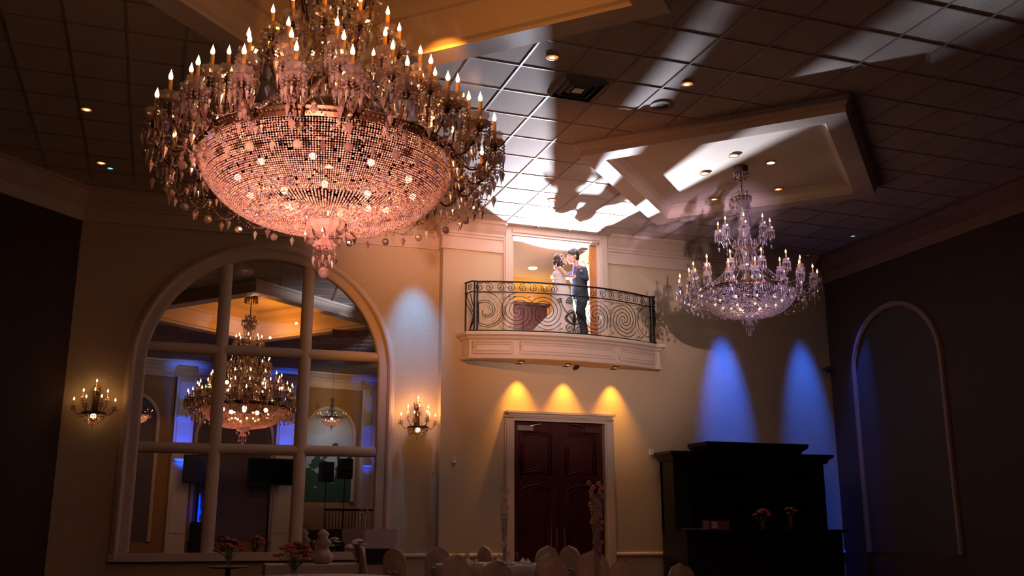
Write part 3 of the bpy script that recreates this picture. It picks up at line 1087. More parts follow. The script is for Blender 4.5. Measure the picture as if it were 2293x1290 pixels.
def chandelier(name, label, loc, R, dep, ztop, tiers, cry_bowl, cry, nmer, rows, group, ch=.25, detail=1.0, zceil=None, pack=.56):
    root = thing(name, label, 'chandelier', loc, group=group)
    rd = .16
    # rim
    MB().lathe([(R * .985, -.045 * R), (R * 1.0, -.05 * R), (R * 1.012, -.02 * R), (R * 1.008, .0), (R * 1.02, .02 * R), (R * 1.0, .035 * R), (R * .975, .03 * R), (R * .985, -.045 * R)], 96).build('rim_band', M_BRONZE, root)
    m = MB()
    nb = int(nmer * .6)
    for k in range(nb):
        q = 2 * pi * k / nb
        m.octa((R * 1.02 * cos(q), R * 1.02 * sin(q), -.008 * R), .008 * R)
    for k in range(12):
        q = 2 * pi * (k + .5) / 12
        for j in range(5):
            b = q + 2 * pi * j / 5
            m.octa((R * 1.035 * cos(q), R * 1.035 * sin(q), -.005 * R + (j - 2) * .012 * R), .024 * R)
        catenary(m, (R * 1.03 * cos(q), R * 1.03 * sin(q), 0), (R * 1.03 * cos(q + pi / 6), R * 1.03 * sin(q + pi / 6), 0), .09 * R, 20, .0095 * R)
    tag(m.build('rim_beads', cry, root), kind='stuff')
    # netting of beads: strings down the bowl
    net = MB()
    arc = []
    N = 400
    prev = None
    tot = 0
    for i in range(N + 1):
        t = 1 - (1 - rd) * i / N
        p = (t * R, bowl_z(min(t, .9999), dep) * R)
        if prev:
            tot += hypot(p[0] - prev[0], p[1] - prev[1])
        arc.append((tot, p))
        prev = p
    j = 0
    for rrow in range(rows):
        s = tot * (rrow + .5) / rows
        while arc[j][0] < s:
            j += 1
        r_, z_ = arc[j][1]
        frac = r_ / R
        nn = nmer if frac > .62 else (nmer // 2 if frac > .30 else nmer // 4)
        if rrow < 5:
            nn = nmer
        br = min(2 * pi * r_ / nn, tot / rows) * pack
        for k in range(nn):
            if frac < .93 and frac > .3 and rnd.random() < .05:
                continue
            q = 2 * pi * (k + (0 if nn == nmer else .5)) / nn
            net.octa((r_ * cos(q), r_ * sin(q), z_), br * rnd.uniform(.8, 1.05), tot / rows * .5)
    tag(net.build('bead_netting', cry_bowl, root), kind='stuff')
    # metal ribs and hoops behind the netting
    rb = MB()
    for k in range(24):
        q = 2 * pi * k / 24
        pts = []
        for i in range(0, N + 1, 16):
            r_, z_ = arc[i][1]
            pts.append((r_ * .975 * cos(q), r_ * .975 * sin(q), z_ + .012 * R))
        rb.tube(pts, .004 * R, 4)
    for fr_ in (60, 120, 190, 260, 330):
        r_, z_ = arc[fr_][1]
        rb.tube([(r_ * .975 * cos(2 * pi * k / 60), r_ * .975 * sin(2 * pi * k / 60), z_ + .012 * R) for k in range(60)], .004 * R, 4, closed=True)
    rb.build('bowl_ribs', M_BRONZE, root)
    # bulbs glowing inside the bowl
    for ring, (n_, rr, zz) in enumerate([(10, .68, -.22), (6, .36, -.32)]):
        if detail < .6 and ring == 0:
            n_ = 5
        b0 = None
        for k in range(n_):
            q = 2 * pi * (k + .3 * ring) / n_
            if b0 is None:
                b0 = MB().ball((0, 0, 0), .028 * R, 8).build('inner_bulb', M_INBULB, root, smooth=True)
                b0.location = (rr * R * cos(q), rr * R * sin(q), zz * R)
            else:
                copy_part(b0, root, loc=(rr * R * cos(q), rr * R * sin(q), zz * R))
    # bottom cup and finial
    zb = -dep * R
    MB().lathe([(.165 * R, .0), (.172 * R, -.012 * R), (.165 * R, -.02 * R), (.15 * R, -.012 * R), (.15 * R, 0)], 40, c=(0, 0, zb + .02 * R)).build('bottom_ring', M_BRONZE, root)
    m = MB().lathe([(.15 * R, 0), (.14 * R, -.05 * R), (.09 * R, -.085 * R), (.03 * R, -.10 * R), (.015 * R, -.14 * R)], 24, c=(0, 0, zb + .01 * R), flute=12, fd=.05)
    m.lathe([(.015 * R, 0), (.05 * R, -.02 * R), (.09 * R, -.07 * R), (.085 * R, -.075 * R), (.01 * R, -.04 * R)], 20, c=(0, 0, zb - .11 * R), flute=10, fd=.1)
    m.build('bottom_cup', cry_bowl, root)
    m = MB()
    for k in range(10):
        q = 2 * pi * k / 10
        x, y = .085 * R * cos(q), .085 * R * sin(q)
        for j in range(3):
            m.octa((x, y, zb - (.2 + .022 * j) * R), .009 * R)
        m.octa((x, y, zb - .28 * R), .016 * R, .02 * R, .06 * R)
        x, y = .155 * R * cos(q), .155 * R * sin(q)
        m.octa((x, y, zb - .10 * R), .013 * R, .03 * R, .06 * R)
    for j in range(6):
        m.octa((0, 0, zb - (.2 + .022 * j) * R), .009 * R)
    tag(m.build('finial_drops', cry, root), kind='stuff')
    MB().ball((0, 0, zb - .385 * R), .044 * R, 12).build('finial_ball', cry, root)
    # arms
    for (cnt, r0, z0, r1, z1, npr, ph) in tiers:
        candle_arm(root, r0 * R, z0 * R, r1 * R, z1 * R, R, cry, ch, npr, ph, cnt, glass_tall=detail > .9)
    # swags and ball pendants under the outer arms
    m = MB()
    cnt, r0, z0, r1, z1, npr, ph = tiers[0]
    for k in range(cnt):
        q0 = ph + 2 * pi * k / cnt
        q1 = q0 + 2 * pi / cnt
        a_ = (r1 * .97 * R * cos(q0), r1 * .97 * R * sin(q0), (z1 - .20) * R)
        b_ = (r1 * .97 * R * cos(q1), r1 * .97 * R * sin(q1), (z1 - .20) * R)
        catenary(m, a_, b_, .12 * R, 14, .0085 * R)
        a_ = (1.17 * R * cos(q0), 1.17 * R * sin(q0), -.16 * R)
        b_ = (1.17 * R * cos(q1), 1.17 * R * sin(q1), -.16 * R)
        catenary(m, a_, b_, .12 * R, 16, .010 * R)
        for j in range(4):
            m.octa((1.17 * R * cos(q0), 1.17 * R * sin(q0), (-.18 - .03 * j) * R), .009 * R)
        m.ball((1.17 * R * cos(q0), 1.17 * R * sin(q0), -.33 * R), .033 * R, 8)
        qm = (q0 + q1) / 2
        m.octa((1.18 * R * cos(qm), 1.18 * R * sin(qm), -.33 * R), .022 * R, .03 * R, .06 * R)
    tag(m.build('bead_swags', cry, root), kind='stuff')
    # column with vases, crown and bead tent
    zt = ztop * R
    m = MB()
    m.lathe([(.03 * R, -.05 * R), (.09 * R, .05 * R), (.13 * R, .25 * R), (.08 * R, .36 * R), (.05 * R, .42 * R), (.16 * R, .55 * R), (.17 * R, .60 * R), (.05 * R, .68 * R),
             (.06 * R, .80 * R), (.11 * R, .95 * R), (.06 * R, 1.1 * R), (.04 * R, 1.16 * R), (.10 * R, 1.3 * R), (.13 * R, 1.42 * R), (.06 * R, 1.5 * R), (.05 * R, zt - .42 * R),
             (.12 * R, zt - .36 * R), (.14 * R, zt - .3 * R), (.05 * R, zt - .22 * R), (.03 * R, zt - .1 * R)], 20, flute=10, fd=.07)
    m.build('glass_column', cry, root)
    m = MB()
    zl = 1.02
    for k in range(26):
        q = 2 * pi * k / 26
        n_ = 34
        for i in range(n_):
            t = i / (n_ - 1)
            rr = (.17 + (.94 - .17) * t ** 1.5) * R
            zz = (zl + (.05 - zl) * t) * R - .06 * R * sin(pi * t)
            m.octa((rr * cos(q), rr * sin(q), zz), .0125 * R)
    for rr, za, zb_, n_ in [(.15, zt / R - .32, zl + .02, 18), (.11, zt / R - .05, zt / R - .34, 14)]:
        for k in range(n_):
            q = 2 * pi * k / n_
            nn = int((za - zb_) / .026)
            for i in range(nn):
                t = i / max(1, nn - 1)
                r2 = (rr - .045 * sin(pi * t)) * R
                m.octa((r2 * cos(q), r2 * sin(q), (za + (zb_ - za) * t) * R), .0125 * R)
    tag(m.build('bead_tent', cry, root), kind='stuff')
    # crown of upright prisms
    m = MB()
    for zz, rr, n_, L in [(zt / R - .26, .19, 14, .08), (zt / R - .14, .12, 10, .06), (.62, .30, 22, .10), (1.02, .24, 16, .09)]:
        for k in range(n_):
            q = 2 * pi * k / n_
            x, y = rr * R * cos(q), rr * R * sin(q)
            m.octa((x, y, zz * R), .016 * R, .03 * R, L * R)
            m.octa((x, y, (zz + .06) * R), .018 * R, .05 * R)
            catenary(m, (x, y, (zz + .03) * R), (rr * R * cos(q + 2 * pi / n_), rr * R * sin(q + 2 * pi / n_), (zz + .03) * R), .03 * R, 5, .009 * R)
    tag(m.build('crown_prisms', cry, root), kind='stuff')
    for zz, rr in [(zt / R - .2, .18), (.58, .28), (1.0, .22), (-.02, .1)]:
        MB().lathe([(rr * R * .5, 0), (rr * R, .012 * R), (rr * R, .02 * R), (rr * R * .5, .022 * R)], 28, c=(0, 0, zz * R)).build('metal_plate', M_BRASS, root)
    MB().lathe([(.05 * R, 0), (.10 * R, -.03 * R), (.05 * R, -.06 * R)], 16, c=(0, 0, 1.12 * R)).build('metal_plate', M_BRASS, root)
    # rod and canopy
    zc_ = zceil - loc[2] if zceil else zt + .3 * R
    MB().lathe([(.012 * R, zt - .12 * R), (.012 * R, zc_)], 8).build('rod', M_BRONZE, root)
    MB().lathe([(.01 * R, zc_ - .15 * R), (.15 * R, zc_ - .14 * R), (.16 * R, zc_ - .01 * R), (.16 * R, zc_ - .002)], 24).build('canopy', M_BRONZE, root)
    if detail > .9 and name:
        m = MB()
        for k in range(16):
            q = 2 * pi * k / 16
            for j in range(4):
                m.octa((.15 * R * cos(q), .15 * R * sin(q), zc_ - (.15 + .035 * j) * R), .026 * R)
        m.build('canopy_crystals', cry, root)
    return root


#        count, r0,  z0,   r1,   z1(dish), prisms, phase
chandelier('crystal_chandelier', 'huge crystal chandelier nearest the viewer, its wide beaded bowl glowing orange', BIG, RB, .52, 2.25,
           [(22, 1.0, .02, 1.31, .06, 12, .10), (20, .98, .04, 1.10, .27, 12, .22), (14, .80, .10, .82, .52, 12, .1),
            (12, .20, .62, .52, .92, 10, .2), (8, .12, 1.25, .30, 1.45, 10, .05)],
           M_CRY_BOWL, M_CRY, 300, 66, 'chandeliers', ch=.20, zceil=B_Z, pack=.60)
chandelier('crystal_chandelier', 'smaller crystal chandelier with lilac sparkle hanging below the right coffer', SML, RS, .52, 2.30,
           [(18, 1.0, .02, 1.42, .08, 10, .05), (12, .98, .05, 1.12, .36, 10, .2), (8, .16, 1.05, .54, 1.28, 10, .22)],
           M_CRY_L, M_CRY_L, 170, 38, 'chandeliers', ch=.22, zceil=S_Z, pack=.66)
for (p, r, lab) in [((4.40, -.15, 5.46), .40, 'small chandelier before the lakeside mural, seen in the right mirror pane'),
                    ((1.02, 3.17, 5.02), .42, 'small chandelier whose bowl shows just under the great one in the mirror'),
                    ((-2.30, 2.09, 5.16), .36, 'small chandelier at the left edge of the mirror before a dark arch')]:
    chandelier('crystal_chandelier', lab, p, r, .80, 1.9, [(10, .98, .05, 1.3, .12, 6, .1)], M_CRY_BOWL, M_CRY_BOWL, 60, 18, 'chandeliers', ch=.22, detail=.4, zceil=ZC)
    light('chandelier_light', 'POINT', (p[0], p[1], p[2] - .1 * r), 45, (1.0, .55, .3), .04)


# ---------------------------------------------------------------- wall sconces
def sconce(label, s, z, R=.20):
    p = mw(s, z, .16)
    t = thing('wall_sconce', label, 'wall lamp', p, MA, group='crystal wall sconces')
    MB().lathe([(R, .02), (R * 1.05, 0), (R, -.02), (R * .95, 0)], 24).box((-.05, .1, -.10), (.05, .16, .5)).tube([(0, 0, -.02), (0, .06, .05), (0, .12, .1)], .012, 6).build('frame', M_BRONZE, t)
    m = MB()
    for i in range(7):
        a_ = (i + .5) / 7 * pi / 2
        r_, z_ = R * cos(a_) * .97, -R * .95 * sin(a_)
        n_ = max(5, int(34 * cos(a_)))
        for k in range(n_):
            q = 2 * pi * k / n_
            m.octa((r_ * cos(q), r_ * sin(q), z_), .018)
    m.octa((0, 0, -R * 1.1), .02, .03, .05)
    m.build('bead_bowl', M_CRY_BOWL, t)
    MB().ball((0, 0, -.05), .05, 8).build('inner_bulb', M_INBULB, t)
    arms = [(-.34, -.02, .10), (.34, -.02, .10), (-.12, -.24, .12), (.13, -.22, .14), (-.2, .0, .26), (.0, -.10, .27), (.2, .0, .26), (0, .02, .44)]
    for k, (x, y, zz) in enumerate(arms):
        a_ = MB().tube([(x * .4, y * .4, .0), (x * .75, y * .75, -.03 if zz < .2 else .05), (x, y, zz * .55), (x, y, zz)], .007, 5).build('candle_arm', M_BRONZE, t)
        MB().lathe([(.009, 0), (.009, .11)], 6, c=(x, y, zz + .01)).build('candle', M_CANDLE, a_)
        MB().lathe([(.006, 0), (.014, .015), (.012, .035), (.001, .06)], 8, c=(x, y, zz + .12)).build('flame_bulb', M_FLAME, a_)
        m = MB().lathe([(.012, 0), (.04, .01), (.05, .025), (.03, .012)], 12, c=(x, y, zz))
        for j in range(6):
            q = 2 * pi * j / 6
            m.octa((x + .045 * cos(q), y + .045 * sin(q), zz - .02), .009, .02, .05)
        m.build('drip_dish', M_CRY, a_)
    for x, e in ((-.22, 5), (.22, 5), (0, 4)):
        q = mw(s + x, z + (.28 if x else .5), .22)
        light('sconce_light', 'POINT', q, e * (1 if s > -3 else .12), (1.0, .42, .12), .03)
    return t


sconce('lit crystal wall sconce right of the arched mirror', -.41, 3.28)
sconce('dim crystal wall sconce left of the arched mirror', -6.24, 3.36)

# ---------------------------------------------------------------- rear of the hall, seen in the mirror
def rear_box(name, m, s0, s1, z0, z1, d0, d1, label=None, cat=None, kind=None):
    p = bw(0, 0)
    o = MB().box((s0, d0, z0), (s1, d1, z1)).build(name, m)
    o.location = (BK0.x, BK0.y, 0)
    o.rotation_euler[2] = atan2(BD.y, BD.x)
    if kind:
        o['kind'] = kind
    if label:
        tag(o, label, cat)
    return o


M_PIL = mat('pilaster_paint', (.72, .70, .74), .6)
for i, (s0, s1) in enumerate([(1.55, 2.25), (5.45, 6.15), (9.0, 9.5)]):
    m = MB().box((s0, 0, 0), (s1, .22, 6.9)).box((s0 + .1, .22, 5.5), (s1 - .1, .25, 6.7)).box((s0 + .1, .22, 3.9), (s1 - .1, .25, 5.3)).box((s0 + .1, .22, 1.2), (s1 - .1, .25, 3.7))
    for zz in (5.42, 3.84):
        m.box((s0 + .06, .22, zz - .06), (s1 - .06, .34, zz + .02))
    o = m.build('trim_%d' % (14 + i), M_PIL)
    o.location = (BK0.x, BK0.y, 0)
    o.rotation_euler[2] = atan2(BD.y, BD.x)
    o['kind'] = 'structure'
    c = (s0 + s1) / 2
    light('blue_washer', 'SPOT', bw(c, 2.0, .85), 1700 if i < 2 else 600, BLUE, .03, bw(c, 5.0, .25), 22, 1.0)


def mural_mat():
    m = bpy.data.materials.new('lake_mural')
    m.use_nodes = True
    nt = m.node_tree
    L = nt.links.new
    b = nt.nodes['Principled BSDF']
    b.inputs['Roughness'].default_value = .8
    tc = nt.nodes.new('ShaderNodeTexCoord')
    sp = nt.nodes.new('ShaderNodeSeparateXYZ')
    L(tc.outputs['Object'], sp.inputs[0])
    r = nt.nodes.new('ShaderNodeValToRGB')
    e = r.color_ramp.elements
    e[0].position = 0
    e[0].color = (.03, .07, .04, 1)
    e[1].position = .16
    e[1].color = (.35, .50, .50, 1)
    for p_, c_ in ((.24, (.10, .22, .20, 1)), (.30, (.38, .52, .54, 1)), (.45, (.46, .56, .60, 1)), (1.0, (.42, .44, .62, 1))):
        q = e.new(p_)
        q.color = c_
    n = nt.nodes.new('ShaderNodeTexNoise')
    n.inputs['Scale'].default_value = 3.0
    n.inputs['Detail'].default_value = 8
    ad = nt.nodes.new('ShaderNodeMath')
    ad.operation = 'MULTIPLY_ADD'
    ad.inputs[1].default_value = .22
    L(sp.outputs['Z'], ad.inputs[0])
    sub = nt.nodes.new('ShaderNodeMath')
    sub.operation = 'MULTIPLY_ADD'
    sub.inputs[1].default_value = .16
    sub.inputs[2].default_value = -.56
    L(tc.outputs['Object'], n.inputs['Vector'])
    L(n.outputs['Fac'], sub.inputs[0])
    L(sub.outputs[0], ad.inputs[2])
    L(ad.outputs[0], r.inputs['Fac'])
    # tree crowns
    v = nt.nodes.new('ShaderNodeTexNoise')
    v.inputs['Scale'].default_value = 1.9
    v.inputs['Detail'].default_value = 5
    L(tc.outputs['Object'], v.inputs['Vector'])
    th = nt.nodes.new('ShaderNodeMath')
    th.operation = 'GREATER_THAN'
    zz = nt.nodes.new('ShaderNodeMath')
    zz.operation = 'MULTIPLY_ADD'
    zz.inputs[1].default_value = .13
    zz.inputs[2].default_value = .0
    L(sp.outputs['Z'], zz.inputs[0])
    L(v.outputs['Fac'], th.inputs[0])
    L(zz.outputs[0], th.inputs[1])
    mx = nt.nodes.new('ShaderNodeMix')
    mx.data_type = 'RGBA'
    L(th.outputs[0], mx.inputs['Factor'])
    L(r.outputs['Color'], mx.inputs['A'])
    mx.inputs['B'].default_value = (.03, .09, .045, 1)
    L(mx.outputs['Result'], b.inputs['Base Color'])
    return m


def rear_arch(i, sc, rr, zt, m, label, z0=.9):
    zs = zt - rr
    t = thing('arched_niche', label, 'wall niche', (BK0.x + BD.x * sc, BK0.y + BD.y * sc, 0), atan2(BD.y, BD.x))
    base = [(-1, 0)] + [(cos(pi - pi * k / 24), sin(pi * k / 24)) for k in range(25)] + [(1, 0)]
    vs = []
    pr = [(0, .02), (0, .07), (.05, .09), (.12, .09), (.14, .05), (.14, 0)]
    for i_, (x, z) in enumerate(base):
        for o, d in pr:
            q = rr + o
            vs.append((x * q, d, z0 if i_ in (0, len(base) - 1) else zs + z * q))
    M = len(pr)
    MB().add(vs, [(a * M + k, a * M + k + 1, (a + 1) * M + k + 1, (a + 1) * M + k) for a in range(len(base) - 1) for k in range(M - 1)]).build('arch_frame', M_TRIM, t)
    pts = [(-rr, z0)] + [(rr * cos(pi - pi * k / 24), zs + rr * sin(pi * k / 24)) for k in range(25)] + [(rr, z0)]
    MB().add([(x, .025, z) for x, z in pts], [tuple(reversed(range(len(pts))))]).build('painted_panel', m, t)
    return t


M_ARCHB = mat('grey_violet_panel', (.16, .13, .18), .7, noise=.2, nscale=1.5)
rear_arch(0, 3.9, 1.42, 6.05, M_ARCHB, 'wide blank arched panel between the blue pilasters, seen in the mirror')
rear_arch(1, 7.72, .97, 6.05, mural_mat(), 'arched mural of a lake with dark trees, seen in the right mirror panes', z0=2.4)
rear_arch(2, .0, .95, 6.15, M_ARCHB, 'dark arched panel at the left edge of the mirror')
light('mural_light', 'SPOT', bw(7.8, 7.3, 3.0), 170, (.85, .85, 1.0), .05, bw(7.7, 4.2, 0), 46)
light('rear_wash', 'SPOT', bw(8.5, 7.3, 5.0), 260, (1.0, .62, .20), .05, bw(7.9, 6.4, 0), 44)  # added wash with no fixture, warming the wall by the mural


def screen(label, s, z0, z1, wd, d):
    t = thing('television', label, 'television', bw(s, z0, d), atan2(BD.y, BD.x) )
    MB().box((-wd / 2, 0, 0), (wd / 2, .07, z1 - z0)).build('cabinet', M_DARK, t)
    MB().box((-wd / 2 + .04, .07, .05), (wd / 2 - .04, .075, z1 - z0 - .05)).build('screen', mat('screen_off', (.004, .004, .006), .15), t)
    MB().box((-.04, -.04, -z0), (.04, 0, .5)).box((-.4, -.3, -z0), (.4, .3, -z0 + .04)).build('stand', M_DARK, t)


screen('large black television on a pole stand, seen in the middle lower mirror pane', 5.1, 2.95, 3.95, 1.75, .8)
screen('large black television at left of the lower mirror panes', 2.45, 2.95, 3.98, 1.2, .8)


def speaker(label, px, s, d, ztop, col=M_DARK):
    t = thing('loudspeaker', label, 'speaker', bw(s, 0, d), atan2(BD.y, BD.x))
    MB().box((-.24, -.2, ztop - .75), (.24, .2, ztop)).build('cabinet', col, t)
    MB().lathe([(.17, 0), (.16, .02), (.02, .04)], 20, c=(0, .2, 0)).build('cone', M_DARK, t).location = (0, 0, ztop - .4)
    MB().tube([(0, 0, .5), (0, 0, ztop - .75)], .02, 8).build('pole', M_DARK, t)
    for k in range(3):
        q = 2 * pi * k / 3
        MB().tube([(0, 0, .8), (.4 * cos(q), .4 * sin(q), 0)], .015, 6).build('leg', M_DARK, t)


speaker('black loudspeaker on a pole before the mural, seen in the mirror', 0, 7.62, 2.0, 3.95)
speaker('second black loudspeaker just left of the other before the mural', 0, 7.10, 1.4, 3.85)
# low baluster rail in front of the mural
t = thing('baluster_rail', 'dark low railing of upright bars before the mural, seen in the mirror', 'railing', bw(7.6, 0, 2.6), atan2(BD.y, BD.x))
MB().box((-.95, -.03, 2.0), (.95, .03, 2.08)).box((-.95, -.02, 1.3), (.95, .02, 1.34)).build('rails', M_DARK, t)
for k in range(15):
    MB().tube([(-.9 + 1.8 * k / 14, 0, 1.32), (-.9 + 1.8 * k / 14, 0, 2.0)], .016, 6).build('baluster', M_DARK, t)
struct('floor_stage', MB().box((6.3, .3, 0), (9.0, 3.2, 1.3), rz=atan2(BD.y, BD.x), o=(BK0.x, BK0.y, 0)), M_FLOOR)
ip = bw(2.66, 0, .28)
tag(MB().lathe([(.10, 0), (.04, .03), (.04, .2), (.09, .32), (.03, .55), (.05, .7), (.01, 1.0)], 10).build('ice_sculpture', mat('blue_glass', (.02, .06, .9), .2, emit=(.0, .06, 1.0), estr=1.2), loc=(ip[0], ip[1], 1.6)), 'glowing blue glass column seen low at left in the mirror', 'ornament')
tag(MB().box((-.25, -.15, 0), (.25, .15, 1.6)).build('display_plinth', M_DARK, loc=(ip[0], ip[1], 0)), 'dark plinth under the glowing blue column seen in the mirror', 'plinth')
# arch on the right-hand wall
t = thing('arched_niche', 'tall dark arched niche with pale moulding on the right wall', 'wall niche', (XR, 16.35, 0), -pi / 2)
base = [(-1.22, .9)] + [(1.22 * cos(pi - pi * k / 28), 4.68 + 1.22 * sin(pi * k / 28)) for k in range(29)] + [(1.22, .9)]
vs = []
for i_, (x, z) in enumerate(base):
    for o, d in [(0, .0), (0, -.05), (.05, -.08), (.1, -.08), (.12, -.04), (.12, 0)]:
        k_ = 1 + o / 1.22
        vs.append((x * k_, d, z if i_ in (0, 30) else 4.68 + (z - 4.68) * k_))
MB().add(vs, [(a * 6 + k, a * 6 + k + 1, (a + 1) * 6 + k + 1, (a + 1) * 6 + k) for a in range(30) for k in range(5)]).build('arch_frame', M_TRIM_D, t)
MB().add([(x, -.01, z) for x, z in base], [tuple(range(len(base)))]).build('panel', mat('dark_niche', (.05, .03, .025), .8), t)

# ---------------------------------------------------------------- black bar cabinet at right
bc = thing('back_bar_cabinet', 'tall black bar cabinet with stepped cornice against the right end of the wall', 'cabinet', (11.55, 17.3, 0))
HWD = 1.80
MB().box((-HWD, 0, 0), (HWD, 1.0, 1.3)).box((-HWD, .45, 1.3), (-HWD + .35, 1.0, 2.76)).box((HWD - .35, .45, 1.3), (HWD, 1.0, 2.76)).box((-HWD, .9, 1.3), (HWD, 1.0, 2.76)).box((-HWD + .35, .45, 2.5), (HWD - .35, 1.0, 2.76)) \
    .build('body', M_BLACK, bc)
MB().sweep([(-HWD, 1.0), (-HWD, .40), (HWD, .40), (HWD, 1.0)], [(0, 2.70), (.04, 2.72), (.06, 2.78), (.14, 2.84), (.14, 2.89), (0, 2.89)]).box((-HWD, .4, 2.70), (HWD, 1.0, 2.88)).build('cornice', M_BLACK, bc)
MB().sweep([(-1.05, .95), (-1.05, .30), (1.15, .30), (1.15, .95)], [(0, 2.88), (.02, 2.94), (.1, 3.0), (.12, 3.06), (.12, 3.09), (0, 3.09)]).box((-1.05, .3, 2.84), (1.15, .95, 3.09)).build('raised_cornice', M_BLACK, bc)
MB().box((-HWD - .08, -.1, 1.3), (HWD + .08, .5, 1.36)).build('counter_top', M_BLACK, bc)
for k in range(4):
    MB().box((-HWD + .07 + k * .88, -.02, .15), (-HWD + .07 + k * .88 + .80, 0, 1.2)).build('cabinet_door', M_BLACK, bc)
MB().box((-HWD + .35, .5, 1.9), (HWD - .35, .9, 1.93)).build('shelf', M_BLACK, bc)
tag(MB().box((-.22, -.14, 0), (.22, .14, .006)).build('paper_sheet', mat('paper', (.5, .42, .42), .8), loc=(9.98, 17.42, 1.37), rz=.3), 'pale paper sheets lying on the left end of the bar counter', 'paper')
bx = tag(MB().box((-.24, -.12, 0), (.24, .12, .17)).build('gift_box', mat('box_red', (.20, .05, .07), .7), loc=(10.55, 17.55, 1.362)), 'dull red box with a pale label standing on the bar counter', 'box')
MB().box((-.17, -.123, .02), (-.04, -.12, .15)).build('box_label', MATS['paper'], bx)


def bouquet(label, loc, rr, n, m, vase_h=.15):
    n = int(n * 1.8)
    t = thing('flower_arrangement', label, 'flowers', loc)
    MB().lathe([(.05, 0), (.06, .02), (.04, .06), (.06, vase_h), (.055, vase_h), (.035, .06)], 14).build('vase', M_GLASS, t, smooth=True)
    b = MB()
    st = MB()
    for k in range(n):
        a_, q = rnd.uniform(0, 2 * pi), rnd.uniform(.1, 1)
        c = (rr * q * cos(a_), rr * q * sin(a_), vase_h + .02 + rr * .95 * sqrt(max(0, 1.05 - q * q)) + rnd.uniform(-.02, .03))
        for j in range(6):
            a2 = 2 * pi * j / 6
            b.ball((c[0] + .028 * cos(a2), c[1] + .028 * sin(a2), c[2] + .005), .024, 6, sz=.7)
        b.ball((c[0], c[1], c[2] + .012), .02, 6)
        st.tube([(0, 0, .08), (c[0] * .4, c[1] * .4, vase_h), c], .004, 4)
    b.build('blossoms', m, t, smooth=True)
    st.build('stems', M_STEM, t)
    return t


bouquet('reddish flower arrangement in the middle of the bar counter', (11.6, 17.5, 1.362), .2, 16, M_PETALR)
bouquet('small red bouquet further right on the bar counter', (12.3, 17.55, 1.362), .13, 9, M_PETALR, .26)


# ---------------------------------------------------------------- banquet tables and chairs
def make_chair(label, loc, rz, h=1.0, m=M_CLOTH, group='covered banquet chairs'):
    t = thing('banquet_chair', label, 'chair', loc, rz, group)
    b = MB()
    n = 16
    rows = []
    for j in range(13):
        tt = j / 12
        z = h * (.40 + .60 * tt)
        wd = .225 * (1 if tt < .55 else sqrt(max(0, 1 - ((tt - .55) / .45) ** 2.4))) + .004
        th = .055 * (1 - .5 * tt)
        yb = .20 + .07 * tt
        ring = []
        for k in range(n):
            a_ = 2 * pi * k / n
            x_ = wd * (abs(cos(a_)) ** .5) * (1 if cos(a_) >= 0 else -1)
            y_ = th * sin(a_) + .012 * sin(5 * a_ + j * .7)
            ring.append((x_, yb + y_, z + .008 * sin(3 * a_ + j)))
        rows.append(ring)
    vs = [p for r in rows for p in r]
    fs = [(i * n + k, i * n + (k + 1) % n, (i + 1) * n + (k + 1) % n, (i + 1) * n + k) for i in range(12) for k in range(n)]
    fs.append(tuple(12 * n + k for k in range(n)))
    b.add(vs, fs)
    b.build('back_cover', m, t, smooth=True)
    s = MB()
    vs = []
    N = 40
    for z, k_ in ((.47 * h, .93), (.46 * h, 1.0), (.3 * h, 1.02), (.0, 1.12)):
        for k in range(N):
            a_ = 2 * pi * k / N
            q = .24 * k_ * (1 + (.05 * sin(9 * a_) if z < .1 else .0))
            ca, sa = cos(a_), sin(a_)
            e_ = max(abs(ca), abs(sa)) ** -.55
            vs.append((q * ca * e_, q * sa * e_, z + .001))
    fs = [tuple(reversed(range(N)))] + [(i * N + k, i * N + (k + 1) % N, (i + 1) * N + (k + 1) % N, (i + 1) * N + k) for i in range(3) for k in range(N)]
    s.add(vs, [tuple(reversed(f)) for f in fs])
    s.build('seat_skirt', m, t, smooth=True)
    bw_ = MB()
    for sg in (-1, 1):
        bw_.tube([(0, .31, .62 * h), (sg * .07, .33, .66 * h), (sg * .12, .325, .62 * h), (sg * .07, .32, .58 * h), (0, .31, .62 * h)], .018, 6)
        bw_.tube([(0, .31, .61 * h), (sg * .04, .33, .48 * h), (sg * .06, .33, .36 * h)], [.016, .02, .022], 6)
    bw_.build('sash_bow', M_TCLOTH, t, smooth=True)
    return t


def place(px, py, D, zt=None):
    p = EYE + ray(px, py) * D
    return p


CH = [(980, 1222, 18.6, 'grey-lit covered chair left of the tall orchid vase, far side of the table', 2.9, .95),
      (1110, 1222, 19.1, 'mauve covered chair seen side-on right behind the slim orchid vase', 1.9, .95),
      (1215, 1222, 18.3, 'pale rounded covered chair before the left door leaf', 3.1, 1.0),
      (1292, 1222, 18.0, 'pale covered chair standing turned before the right door leaf', 2.2, 1.0),
      (903, 1226, 16.9, 'covered chair with a turned back beside the mirror frame', 2.3, 1.0),
      (850, 1222, 15.7, 'covered chair seen side-on with its edge catching light, left of the sconce wall', 1.5, 1.0),
      (1036, 1243, 15.0, 'dark covered chair in shadow, near side of the left round table', .15, 1.0),
      (1240, 1240, 15.8, 'dark covered chair between two warm-lit chair backs', -.1, 1.0),
      (1328, 1234, 14.0, 'large dark covered chair directly behind the tall glass vase', -.4, 1.0),
      (1135, 1257, 13.4, 'warm-lit covered chair at front, below the slim orchid vase', .2, 1.0),
      (1253, 1257, 13.0, 'warm-lit covered chair at front, centred below the left door leaf', -.05, 1.0),
      (1405, 1256, 13.0, 'warm-lit covered chair with peaked back right of the door frame', -.3, 1.0),
      (1553, 1264, 13.6, 'dim brown covered chair before the black bar cabinet', .2, 1.0)]
